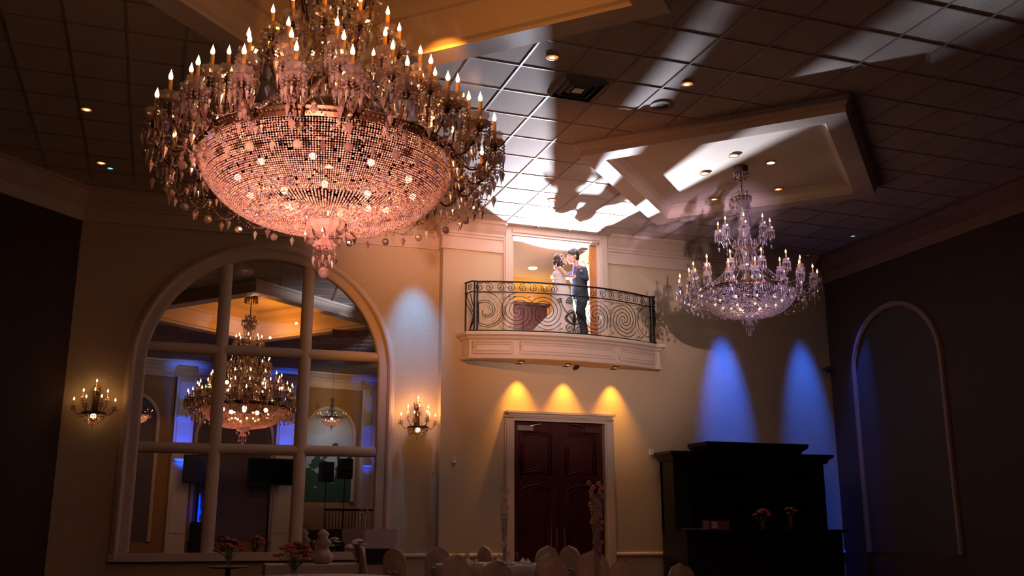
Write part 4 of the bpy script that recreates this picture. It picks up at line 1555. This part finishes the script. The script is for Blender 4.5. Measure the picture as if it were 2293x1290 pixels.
for px, py, D, lab, rz, sc in CH:
    p = place(px, py, D)
    make_chair(lab, (p.x, p.y, 0), rz, h=max(.92, min(1.12, p.z)))


def round_table(label, clabel, x, y, rad=.90, h=.78):
    t = thing('round_table', label, 'table', (x, y, 0), group='round banquet tables')
    MB().lathe([(rad - .02, h - .04), (rad - .02, h - .004)], 40).build('tabletop', M_BLACK, t)
    MB().lathe([(.25, 0), (.25, .03), (.04, .05), (.04, h - .05)], 20).build('pedestal', M_BLACK, t)
    m = MB()
    N = 96
    vs = []
    for z, q, w_ in ((h + .004, .0, 0), (h + .004, rad - .01, 0), (h - .005, rad + .004, 0), (h - .12, rad + .012, .01), (h - .4, rad + .02, .03), (.03, rad + .05, .05)):
        for k in range(N):
            a_ = 2 * pi * k / N
            r_ = max(.001, q + w_ * sin(12 * a_) + w_ * .5 * sin(19 * a_ + 1))
            vs.append((r_ * cos(a_), r_ * sin(a_), z))
    fs = [(i * N + (k + 1) % N, i * N + k, (i + 1) * N + k, (i + 1) * N + (k + 1) % N) for i in range(5) for k in range(N)]
    m.add(vs, fs)
    tag(m.build('tablecloth', M_TCLOTH, smooth=True, loc=(x, y, 0)), clabel, 'tablecloth', 'round white tablecloths')
    return h + .005


def wineglass(x, y, z, lab, s=1.0):
    t = thing('wine_glass', lab, 'glass', (x, y, z), group='wine glasses')
    MB().lathe([(.033 * s, 0), (.03 * s, .003), (.004, .008), (.004, .09 * s)], 12).build('stem', M_GLASS, t, smooth=True)
    MB().lathe([(.004, .09 * s), (.03 * s, .11 * s), (.036 * s, .14 * s), (.03 * s, .2 * s)], 12).build('bowl', M_GLASS, t, smooth=True)


def plate(x, y, z, lab):
    t = thing('dinner_plate', lab, 'plate', (x, y, z), group='place settings')
    MB().lathe([(.001, .004), (.08, .004), (.13, .018), (.13, .014), (.08, 0)], 28).build('rim', M_PLATE, t, smooth=True)
    m = MB()
    m.add([(-.05, -.05, .01), (.05, -.05, .01), (.05, .05, .01), (-.05, .05, .01), (0, 0, .10)], [(0, 1, 4), (1, 2, 4), (2, 3, 4), (3, 0, 4), (3, 2, 1, 0)])
    m.build('napkin', M_TCLOTH, t)


TA = Vector((5.42, 16.45))
zA = round_table('round banquet table before the wall left of the door', 'white tablecloth on the round table carrying the slim orchid vase', TA.x, TA.y, .88, .80)
for k in range(8):
    a_ = 2 * pi * k / 8 + .2
    where = ['right end', 'far right', 'far side', 'far left', 'left end', 'near left', 'near side', 'near right'][k]
    plate(TA.x + .70 * cos(a_), TA.y + .70 * sin(a_), zA, 'white plate with folded napkin at the %s of the orchid table' % where)
    wineglass(TA.x + .50 * cos(a_ + .25), TA.y + .50 * sin(a_ + .25), zA, 'wine glass at the %s of the orchid table' % where)
    if k % 2 == 0:
        wineglass(TA.x + .40 * cos(a_ + .55), TA.y + .40 * sin(a_ + .55), zA, 'smaller inner glass at the %s of the orchid table' % where, .8)
TB = Vector((4.75, 10.3))
zB = round_table('round banquet table nearest the viewer under the tall glass vase', 'white tablecloth on the nearest round table, at the bottom edge', TB.x, TB.y, .95, .76)
TC = Vector((2.15, 13.6))
zC = round_table('round banquet table at lower left before the mirror', 'white tablecloth on the dim round table at lower left', TC.x, TC.y, .95, .76)


def orchid_vase(label, flabel, x, y, z, h, rad, hf, m):
    t = thing('glass_vase', label, 'vase', (x, y, z))
    MB().lathe([(rad * .8, 0), (rad * .8, .01), (rad * .5, .03), (rad * .6, h * .4), (rad, h), (rad * .94, h), (rad * .55, h * .4), (rad * .45, .04)], 20).build('body', M_GLASS, t, smooth=True)
    MB().lathe([(rad * 1.0, h - .004), (rad * 1.03, h), (rad, h + .004)], 20).build('lip', M_GLASS, t)
    f = thing('orchid_stems', flabel, 'flowers', (x, y, z))
    st, b = MB(), MB()
    for k in range(4):
        a_ = 2 * pi * k / 4 + .6
        pts = [(rad * .3 * cos(a_) * (j / 10), rad * .3 * sin(a_) * (j / 10), .03 + (hf - .03) * j / 10) for j in range(11)]
        dx = .05 * cos(a_)
        pts = [(p[0] + dx * (j / 10) ** 2 * 1.4, p[1] * 1.0, p[2]) for j, p in enumerate(pts)]
        hh = .78 if k % 2 else 1.0
        pts = [(p[0], p[1], p[2] * hh) for p in pts]
        st.tube(pts, .004, 4)
        for j in range(18):
            tt = .25 + .68 * j / 17
            i0 = int(tt * 10)
            p = pts[min(i0, 10)]
            c = (p[0] + rnd.uniform(-.03, .03), p[1] + rnd.uniform(-.03, .03), .03 + (hf - .03) * tt * hh)
            a2 = rnd.uniform(0, 6)
            for q in range(5):
                a3 = a2 + 2 * pi * q / 5
                b.add([(c[0], c[1], c[2]), (c[0] + .022 * cos(a3 - .4), c[1] - .012, c[2] + .022 * sin(a3 - .4)), (c[0] + .032 * cos(a3), c[1] - .006, c[2] + .032 * sin(a3)), (c[0] + .022 * cos(a3 + .4), c[1] - .012, c[2] + .022 * sin(a3 + .4))], [(0, 1, 2, 3)])
                b.ball((c[0] + .02 * cos(a3), c[1] + .01 * sin(a3 * 2), c[2] + .02 * sin(a3)), .013, 6)
    st.build('stems', M_STEM, f)
    b.build('blossoms', m, f)


p = place(1093, 1250, 17.6)
orchid_vase('slim tall glass vase on the round table left of the door', 'slender spray of pale orchids in the slim vase left of the door', TA.x + .28, TA.y - .05, zA, .75, .055, 1.28, M_PETAL)
p = aty(1337, 1250, TB.y)
orchid_vase('tall flared glass vase in front of the right door leaf', 'pink-cream orchid spray in the flared vase before the right door leaf', p.x, TB.y, zB, 1.0, .075, 1.20, mat('petal_pink', (.85, .50, .42), .7, noise=.4, nscale=20))

# gift table in front of the mirror
gt = thing('gift_table', 'long cloth-covered table before the mirror holding a framed sign', 'table', (2.98, 17.25, 0), MA)
MB().box((-1.15, -.38, .76), (1.1, .38, .80)).build('tabletop', M_BLACK, gt)
for sx in (-1.05, 1.0):
    for sy in (-.32, .32):
        MB().box((sx - .025, sy - .025, 0), (sx + .025, sy + .025, .76)).build('leg', M_BLACK, gt)
m = MB()
pth = [(-1.17, .40), (-1.17, -.40), (1.12, -.40), (1.12, .40)]
m.sweep(pth, [(0, .808), (.01, .80), (.015, .5), (.03, .04)], closed=False).box((-1.17, -.4, .801), (1.12, .4, .81))
tag(m.build('tablecloth', M_TCLOTH, loc=(2.98, 17.25, 0), rz=MA), 'white cloth draped over the long gift table before the mirror', 'tablecloth')
t = thing('framed_sign', 'blank lilac-lit board leaning on the right end of the gift table', 'sign', (3.75, 17.3, .815), MA)
MB().box((-.28, 0, 0), (.28, .02, .56)).build('board', mat('lilac_board', (.48, .40, .50), .6), t)
MB().box((-.28, .02, 0), (-.24, .14, .3)).build('easel_leg', M_BLACK, t)
t = tag(MB().box((-.3, -.2, 0), (.2, .12, .24)).build('card_box', M_BLACK, loc=(3.62, 16.98, .815), rz=.1), 'dark box standing before the blank lilac board', 'box')
b = MB().lathe([(.10, 0), (.16, .03), (.18, .12), (.12, .2), (.09, .26), (.15, .33), (.07, .42), (.10, .48), (.03, .55), (.001, .56)], 20, flute=7, fd=.08)
tag(b.build('wrapped_favour', M_CLOTH, smooth=True, loc=(2.72, 17.1, .815)), 'pale gathered cloth bundle on the middle of the gift table', 'gift')
bouquet('yellow-white flowers between the cloth bundle and the blank board', (3.32, 17.2, .815), .17, 12, M_PETAL, .16)
bouquet('dark pink flower arrangement on the dim lower left table', (TC.x - .35, TC.y, zC), .24, 20, M_PETALR, .16)
bouquet('dusky rose flowers further left before the mirror', (1.15, 16.2, .82), .2, 14, M_PETALR, .16)
tag(MB().lathe([(.3, 0), (.04, .04), (.04, .78), (.3, .80), (.3, .82)], 24).build('pedestal_table', M_BLACK, loc=(1.15, 16.2, 0)), 'small dark pedestal table under the dusky rose flowers', 'table')


# ---------------------------------------------------------------- the couple
def limb(m, pts, rs, n=14, sy=1.0):
    """tapered rounded limb"""
    pts = [Vector(p) for p in pts]
    P, Q = [], []
    for i in range(len(pts) - 1):
        for k in range(6):
            t = k / 6
            P.append(pts[i].lerp(pts[i + 1], t))
            Q.append(rs[i] + (rs[i + 1] - rs[i]) * t)
    P.append(pts[-1])
    Q.append(rs[-1])
    m.tube(P, Q, n, flat=sy)
    for p_, r_ in ((pts[0], rs[0]), (pts[-1], rs[-1])):
        m.ball(p_, r_, 12)
    for p_, r_ in zip(pts[1:-1], rs[1:-1]):
        m.ball(p_, r_ * .98, 12)


def torso(m, secs, n=20):
    """secs: (x,y,z, rx, ry)"""
    vs = []
    for x, y, z, rx, ry in secs:
        for k in range(n):
            a_ = 2 * pi * k / n
            vs.append((x + rx * cos(a_), y + ry * sin(a_), z))
    N = len(secs)
    fs = [(i * n + k, i * n + (k + 1) % n, (i + 1) * n + (k + 1) % n, (i + 1) * n + k) for i in range(N - 1) for k in range(n)]
    fs.append(tuple(reversed(range(n))))
    fs.append(tuple((N - 1) * n + k for k in range(n)))
    m.add(vs, fs)


def head(m, c, face, tilt, s=1.0):
    """c: centre of the skull; face: +1 looks to +x, -1 to -x; tilt: chin down angle"""
    c = Vector(c)

    def T(x, y, z):
        x, z = x * cos(tilt) + z * sin(tilt), -x * sin(tilt) + z * cos(tilt)
        return c + Vector((face * x, y, z)) * s
    m.ball(T(-.012, 0, .025), .098 * s, 18, sx=1.0, sy=.80, sz=1.06)
    m.ball(T(.035, 0, -.03), .072 * s, 16, sx=.95, sy=.86, sz=1.18)
    m.ball(T(.065, 0, -.098), .026 * s, 10, sy=1.2)              # chin
    m.tube([T(.0, -.055, -.07), T(.05, -.035, -.10), T(.068, 0, -.105), T(.05, .035, -.10), T(.0, .055, -.07)], .022 * s, 8)
    m.tube([T(.083, 0, .02), T(.108, 0, -.018), T(.120, 0, -.036)], [.009 * s, .013 * s, .015 * s], 8)   # nose
    m.ball(T(.108, 0, -.038), .015 * s, 8, sy=1.3)
    m.ball(T(.096, 0, -.062), .013 * s, 8, sy=1.9, sz=.7)        # lips
    m.ball(T(.093, 0, -.076), .013 * s, 8, sy=1.7, sz=.7)
    for sg in (-1, 1):
        m.ball(T(.078, sg * .034, .022), .015 * s, 8, sy=1.5, sz=.5)   # brow
        m.ball(T(.070, sg * .034, .004), .014 * s, 8)
        m.ball(T(-.012, sg * .080, -.008), .028 * s, 10, sx=.7, sy=.35, sz=1.15)   # ear
    return T


def hand(m, wrist, direction, up, s=1.0, curl=.9):
    w_ = Vector(wrist)
    d = Vector(direction).normalized()
    u_ = Vector(up)
    u_ = (u_ - d * u_.dot(d)).normalized()
    q = d.cross(u_)
    palm = [w_ + d * (.0 * s), w_ + d * .035 * s, w_ + d * .085 * s]
    m.tube(palm, [.024 * s, .034 * s, .034 * s], 10, flat=.5)
    m.ball(palm[0], .022 * s, 8)
    for k, (o, L) in enumerate([(-.028, .068), (-.010, .078), (.009, .073), (.027, .058)]):
        b0 = w_ + d * .08 * s + u_ * (-o) * s
        p1 = b0 + (d * cos(curl * .4) - q * sin(curl * .4)) * L * .45 * s
        p2 = p1 + (d * cos(curl) - q * sin(curl)) * L * .33 * s
        p3 = p2 + (d * cos(curl * 1.6) - q * sin(curl * 1.6)) * L * .26 * s
        m.tube([b0, p1, p2, p3], [.0098 * s, .009 * s, .0082 * s, .0068 * s], 8)
        m.ball(p3, .0068 * s, 6)
    t0 = w_ + d * .03 * s + u_ * .028 * s
    t1 = t0 + (d * .6 + u_ * .6 - q * .2) * .035 * s
    t2 = t1 + (d * .9 + u_ * .1 - q * .5) * .035 * s
    m.tube([t0, t1, t2], [.013 * s, .0115 * s, .009 * s], 8)
    m.ball(t2, .009 * s, 6)


YC = 18.26
FZ = 5.157
PX = lambda x, y: aty(x, y, YC)


# groom: profile facing left, leaning a little to the bride
g_head = PX(1283.5, 575)
G = thing('person', 'man in dark suit and blue tie facing left, kissing the woman on the balcony', 'person', (PX(1302, 740).x, YC, FZ))
go = G.location


def rel(o, *p):
    return Vector(p) - Vector(o)


def GP(x, y, dy=0.0):
    p = PX(x, y)
    return Vector((p.x - go.x, dy, p.z - go.z))


body = MB()
Tg = head(body, GP(1282.8, 575.0), -1, .12, 1.22)
limb(body, [GP(1288, 586), GP(1293, 602)], [.062, .068])
torso(body, [(*GP(1301, 668), .125, .16), (*GP(1300, 650), .13, .165), (*GP(1299, 632), .125, .165), (*GP(1299, 616), .125, .165), (*GP(1298, 606), .085, .16), (*GP(1295, 600), .06, .09)])
FH = .90
lg = [GP(1300, 668, -.085), GP(1295, 700, -.10), Vector((-.02, -.10, .09))]
lg2 = [GP(1303, 668, .085), GP(1305, 700, .10), Vector((.14, .12, .09))]
for L in (lg, lg2):
    limb(body, L, [.085, .06, .04])
    limb(body, [L[-1], L[-1] + Vector((-.05, 0, -.04)), L[-1] + Vector((-.20, 0, -.055))], [.045, .045, .03])
hw = GP(1284, 621.5, -.10)
hw2 = GP(1281, 621, .02)
armN = [GP(1300, 608, -.165), GP(1304, 630, -.22), hw + Vector((.05, 0, .0))]
armF = [GP(1297, 608, .17), GP(1298, 628, .24), GP(1251, 614, .20)]
armF[1] = GP(1274, 611, .30)
for A_ in (armN, armF):
    limb(body, A_, [.045, .04, .028])
hand(body, armN[-1], (-1, .05, -.12), (0, 0, 1), 1.05, .9)
hand(body, armF[-1], (-1, -.35, -.25), (0, 0, 1), 1.05, .5)
remesh(body.build('body', M_SKIN, G), .007, 2)
ey = MB()
for sg in (-1, 1):
    ey.tube([Tg(.080, sg * .018, .034), Tg(.086, sg * .030, .040), Tg(.074, sg * .052, .036)], [.004, .006, .004], 6)
    ey.tube([Tg(.085, sg * .022, .006), Tg(.084, sg * .036, .002), Tg(.072, sg * .050, .006)], [.003, .0045, .003], 6)
ey.build('brows_and_lashes', M_HAIR, G)
# suit jacket
jk = MB()
torso(jk, [(*GP(1302, 672), .175, .19), (*GP(1298.5, 658), .175, .19), (*GP(1297.5, 640), .165, .185), (*GP(1298, 622), .165, .20), (*GP(1299, 610), .155, .215), (*GP(1299, 602), .125, .18), (*GP(1296.5, 596.5), .075, .09)])
for A_ in (armN, armF):
    limb(jk, [A_[0], A_[1], A_[1].lerp(A_[2], .80)], [.07, .056, .046])
remesh(jk.build('suit_jacket', M_SUIT, G), .012, 3)
# shirt front, collar, tie, boutonniere
sh = MB()
sh.tube([GP(1290.5, 597), GP(1287, 612), GP(1286.5, 634)], [.045, .055, .05], 10, flat=.8)
sh.lathe([(.062, 0), (.066, .03), (.062, .05)], 16, c=GP(1291.5, 597.5))
for A_ in (armN, armF):
    sh.tube([A_[1].lerp(A_[2], .79), A_[1].lerp(A_[2], .90)], .036, 12)
sh.build('shirt', M_SHIRT, G, smooth=True)
ti = MB()
ti.tube([GP(1285.4, 598.5, -.035), GP(1283.6, 612, -.045), GP(1282.5, 632, -.045)], [.014, .024, .034], 8, flat=.5)
ti.ball(GP(1285.6, 598.5, -.035), .02, 8)
ti.build('tie', M_TIE, G)
bt = MB()
for k in range(7):
    q = 2 * pi * k / 7
    bt.ball(GP(1289.5, 604, -.17) + Vector((.018 * cos(q), -.005, .018 * sin(q))), .016, 6)
bt.build('boutonniere', mat('rose_pink', (.75, .12, .22), .6), G)
MB().box((-.02, -.02, -.014), (.02, .006, .014)).build('pocket_square', M_SHIRT, G).location = GP(1292.5, 611.5, -.195)
tr = MB()
for L in (lg, lg2):
    limb(tr, [L[0] + Vector((0, 0, .08)), L[0], L[1], L[2] + Vector((.01, 0, .0))], [.11, .12, .095, .066])
remesh(tr.build('trousers', M_SUIT, G), .013, 3)
so = MB()
for L in (lg, lg2):
    limb(so, [L[-1] + Vector((.03, 0, -.035)), L[-1] + Vector((-.08, 0, -.04)), L[-1] + Vector((-.22, 0, -.055))], [.052, .05, .034])
so.build('shoes', M_DARK, G, smooth=True)
hr = MB()
hr.ball(Tg(-.022, 0, .045), .106 * 1.22, 18, sx=1.0, sy=.84, sz=.98)
hr.ball(Tg(-.055, 0, .0), .094, 14, sx=.85, sy=.92, sz=1.25)
hr.ball(Tg(.03, 0, .085), .062, 12, sx=1.2, sy=1.1, sz=.7)
for k in range(30):
    q = rnd.uniform(0, 2 * pi)
    e_ = rnd.uniform(.1, 1.3)
    c = Tg(-.022 + .10 * cos(e_) * cos(q) * .9, .085 * cos(e_) * sin(q), .05 + .095 * sin(e_))
    if cos(q) < .5:
        hr.ball(c, .018, 6)
ho = remesh(hr.build('hair', M_HAIR, G), .008, 1)
ho.data.materials[0] = M_HAIR

# bride: profile facing right, leaning back, her train spreading left
Bn = thing('person', 'woman in white strapless gown with long train, kissing the man on the balcony', 'person', (PX(1262, 740).x, YC, FZ))
bo = Bn.location


def BP(x, y, dy=0.0):
    p = PX(x, y)
    return Vector((p.x - bo.x, dy, p.z - bo.z))


body = MB()
Tb = head(body, BP(1255.6, 582.5), 1, -.42, 1.10)
limb(body, [BP(1252, 592), BP(1251, 601)], [.042, .045])
torso(body, [(*BP(1256, 655), .15, .17), (*BP(1254, 640), .11, .13), (*BP(1252.5, 625), .09, .11), (*BP(1252.5, 612), .09, .12), (*BP(1251.5, 604), .075, .15), (*BP(1251, 599), .05, .07)])
for sg in (-1, 1):
    body.ball(BP(1259, 613, sg * .055), .050, 12)
wr = BP(1276, 622.5, -.09)
wr2 = BP(1275, 622, .03)
bN = [BP(1247.5, 604.5, -.16), BP(1259, 622, -.20), wr + Vector((-.035, 0, 0))]
bF = [BP(1252, 603, .16), BP(1262, 620, .20), wr2 + Vector((-.04, .04, 0))]
for A_ in (bN, bF):
    limb(body, A_, [.042, .034, .023])
hand(body, bN[-1], (1, -.05, .05), (0, 0, 1), .92, -.9)
hand(body, bF[-1], (1, -.2, .0), (0, 0, 1), .92, -.9)
for sg in (-1, 1):
    limb(body, [BP(1258, 660, sg * .08), BP(1262, 700, sg * .08), Vector((.06, sg * .08, .07))], [.09, .06, .035])
    limb(body, [Vector((.06, sg * .08, .05)), Vector((.2, sg * .08, .03))], [.035, .025])
remesh(body.build('body', M_SKINB, Bn), .007, 2)
ey = MB()
for sg in (-1, 1):
    ey.tube([Tb(.080, sg * .018, .036), Tb(.086, sg * .030, .041), Tb(.074, sg * .052, .036)], [.003, .004, .003], 6)
    ey.tube([Tb(.085, sg * .022, .004), Tb(.084, sg * .036, -.001), Tb(.072, sg * .050, .005)], [.003, .0055, .003], 6)
ey.build('brows_and_lashes', M_HAIR, Bn)
gw = MB()
# bodice and skirt: rings (z from image rows) ; train sweeps to the left
nn = 64
vs = []
rows = [(609.5, 1253.5, .142, .155), (618, 1253.5, .138, .14), (627, 1253, .132, .135), (636, 1253.5, .135, .15), (648, 1257, .185, .18), (662, 1258, .20, .20), (680, 1259.5, .205, .225), (700, 1262, .22, .245), (718, 1265, .25, .26), (732, 1267.5, .275, .27)]
zs_, xs_ = [], []
for (yy, xx, rx, ry) in rows:
    c = BP(xx, yy)
    zs_.append(c.z)
    xs_.append((c.x, rx, ry))
# final hem at the floor
zs_.append(.012)
xs_.append((BP(1269, 745).x, .29, .27))
xL_waist = BP(1238, 690).x
for i, (z, (cx, rx, ry)) in enumerate(zip(zs_, xs_)):
    f = max(0.0, 1 - z / .56)
    for k in range(nn):
        a_ = 2 * pi * k / nn
        fl = 1 + (.035 * sin(11 * a_ + .4) + .02 * sin(17 * a_)) * max(0, min(1, (1.35 - z)))
        x = cx + rx * cos(a_) * fl
        y = ry * sin(a_) * fl
        if z < 1.1:
            x = max(x, xL_waist - .0) if cos(a_) < 0 else x
        if cos(a_) < 0 and f > 0:
            x -= (.56 * f) * (-cos(a_)) ** 1.3
        vs.append((x, min(y, .30), z + (.012 * sin(9 * a_) if z > .1 and z < 1.0 else 0)))
fs = [(i * nn + k, i * nn + (k + 1) % nn, (i + 1) * nn + (k + 1) % nn, (i + 1) * nn + k) for i in range(len(zs_) - 1) for k in range(nn)]
gw.add(vs, [tuple(reversed(f_)) for f_ in fs])
gow = gw.build('gown', M_GOWN, Bn, smooth=True)
so_ = gow.modifiers.new('cloth_thickness', 'SOLIDIFY')
so_.thickness = .012
sb = MB()
sb.lathe([(.122, -.02), (.128, 0), (.122, .02)], 24, c=BP(1251.5, 627), sy=1.1)
sb.build('waist_band', mat('lace_white', (.85, .82, .84), .4), Bn)
hr = MB()
hr.ball(Tb(-.025, 0, .04), .115, 18, sx=1.0, sy=.88, sz=1.0)
hr.ball(Tb(-.075, 0, -.02), .098, 14, sx=1.0, sy=.95, sz=1.1)
hr.ball(Tb(-.07, 0, -.10), .072, 14, sx=1.0, sy=1.1, sz=1.2)
hr.ball(Tb(.03, 0, .085), .05, 12, sx=1.0, sy=1.3, sz=.6)
for k in range(26):
    hr.ball(Tb(-.06 + rnd.uniform(-.06, .05), rnd.uniform(-.08, .08), rnd.uniform(-.14, .08)), .026, 6)
remesh(hr.build('hair', mat('hair_bride', (.045, .018, .014), .35, noise=.4, nscale=40), Bn), .009, 1)
fl = MB()
for k in range(9):
    q = 2 * pi * k / 9
    c = Tb(.005 + .03 * cos(q), -.085, .05 + .035 * sin(q))
    fl.ball(c, .017, 6)
for k in range(5):
    fl.tube([Tb(.0, -.088, .04), Tb(-.03 - .01 * k, -.095, .02 - .015 * k)], [.008, .004], 5)
fl.build('hair_flower', M_SHIRT, Bn, smooth=True)
vl = MB()
for k in range(6):
    vl.tube([Tb(-.13, -.05 + .02 * k, -.02), Tb(-.165, -.05 + .02 * k, -.09), Tb(-.135, -.05 + .02 * k, -.16)], [.010, .014, .006], 5)
vl.build('veil_gathers', MATS['lace_white'], Bn, smooth=True)
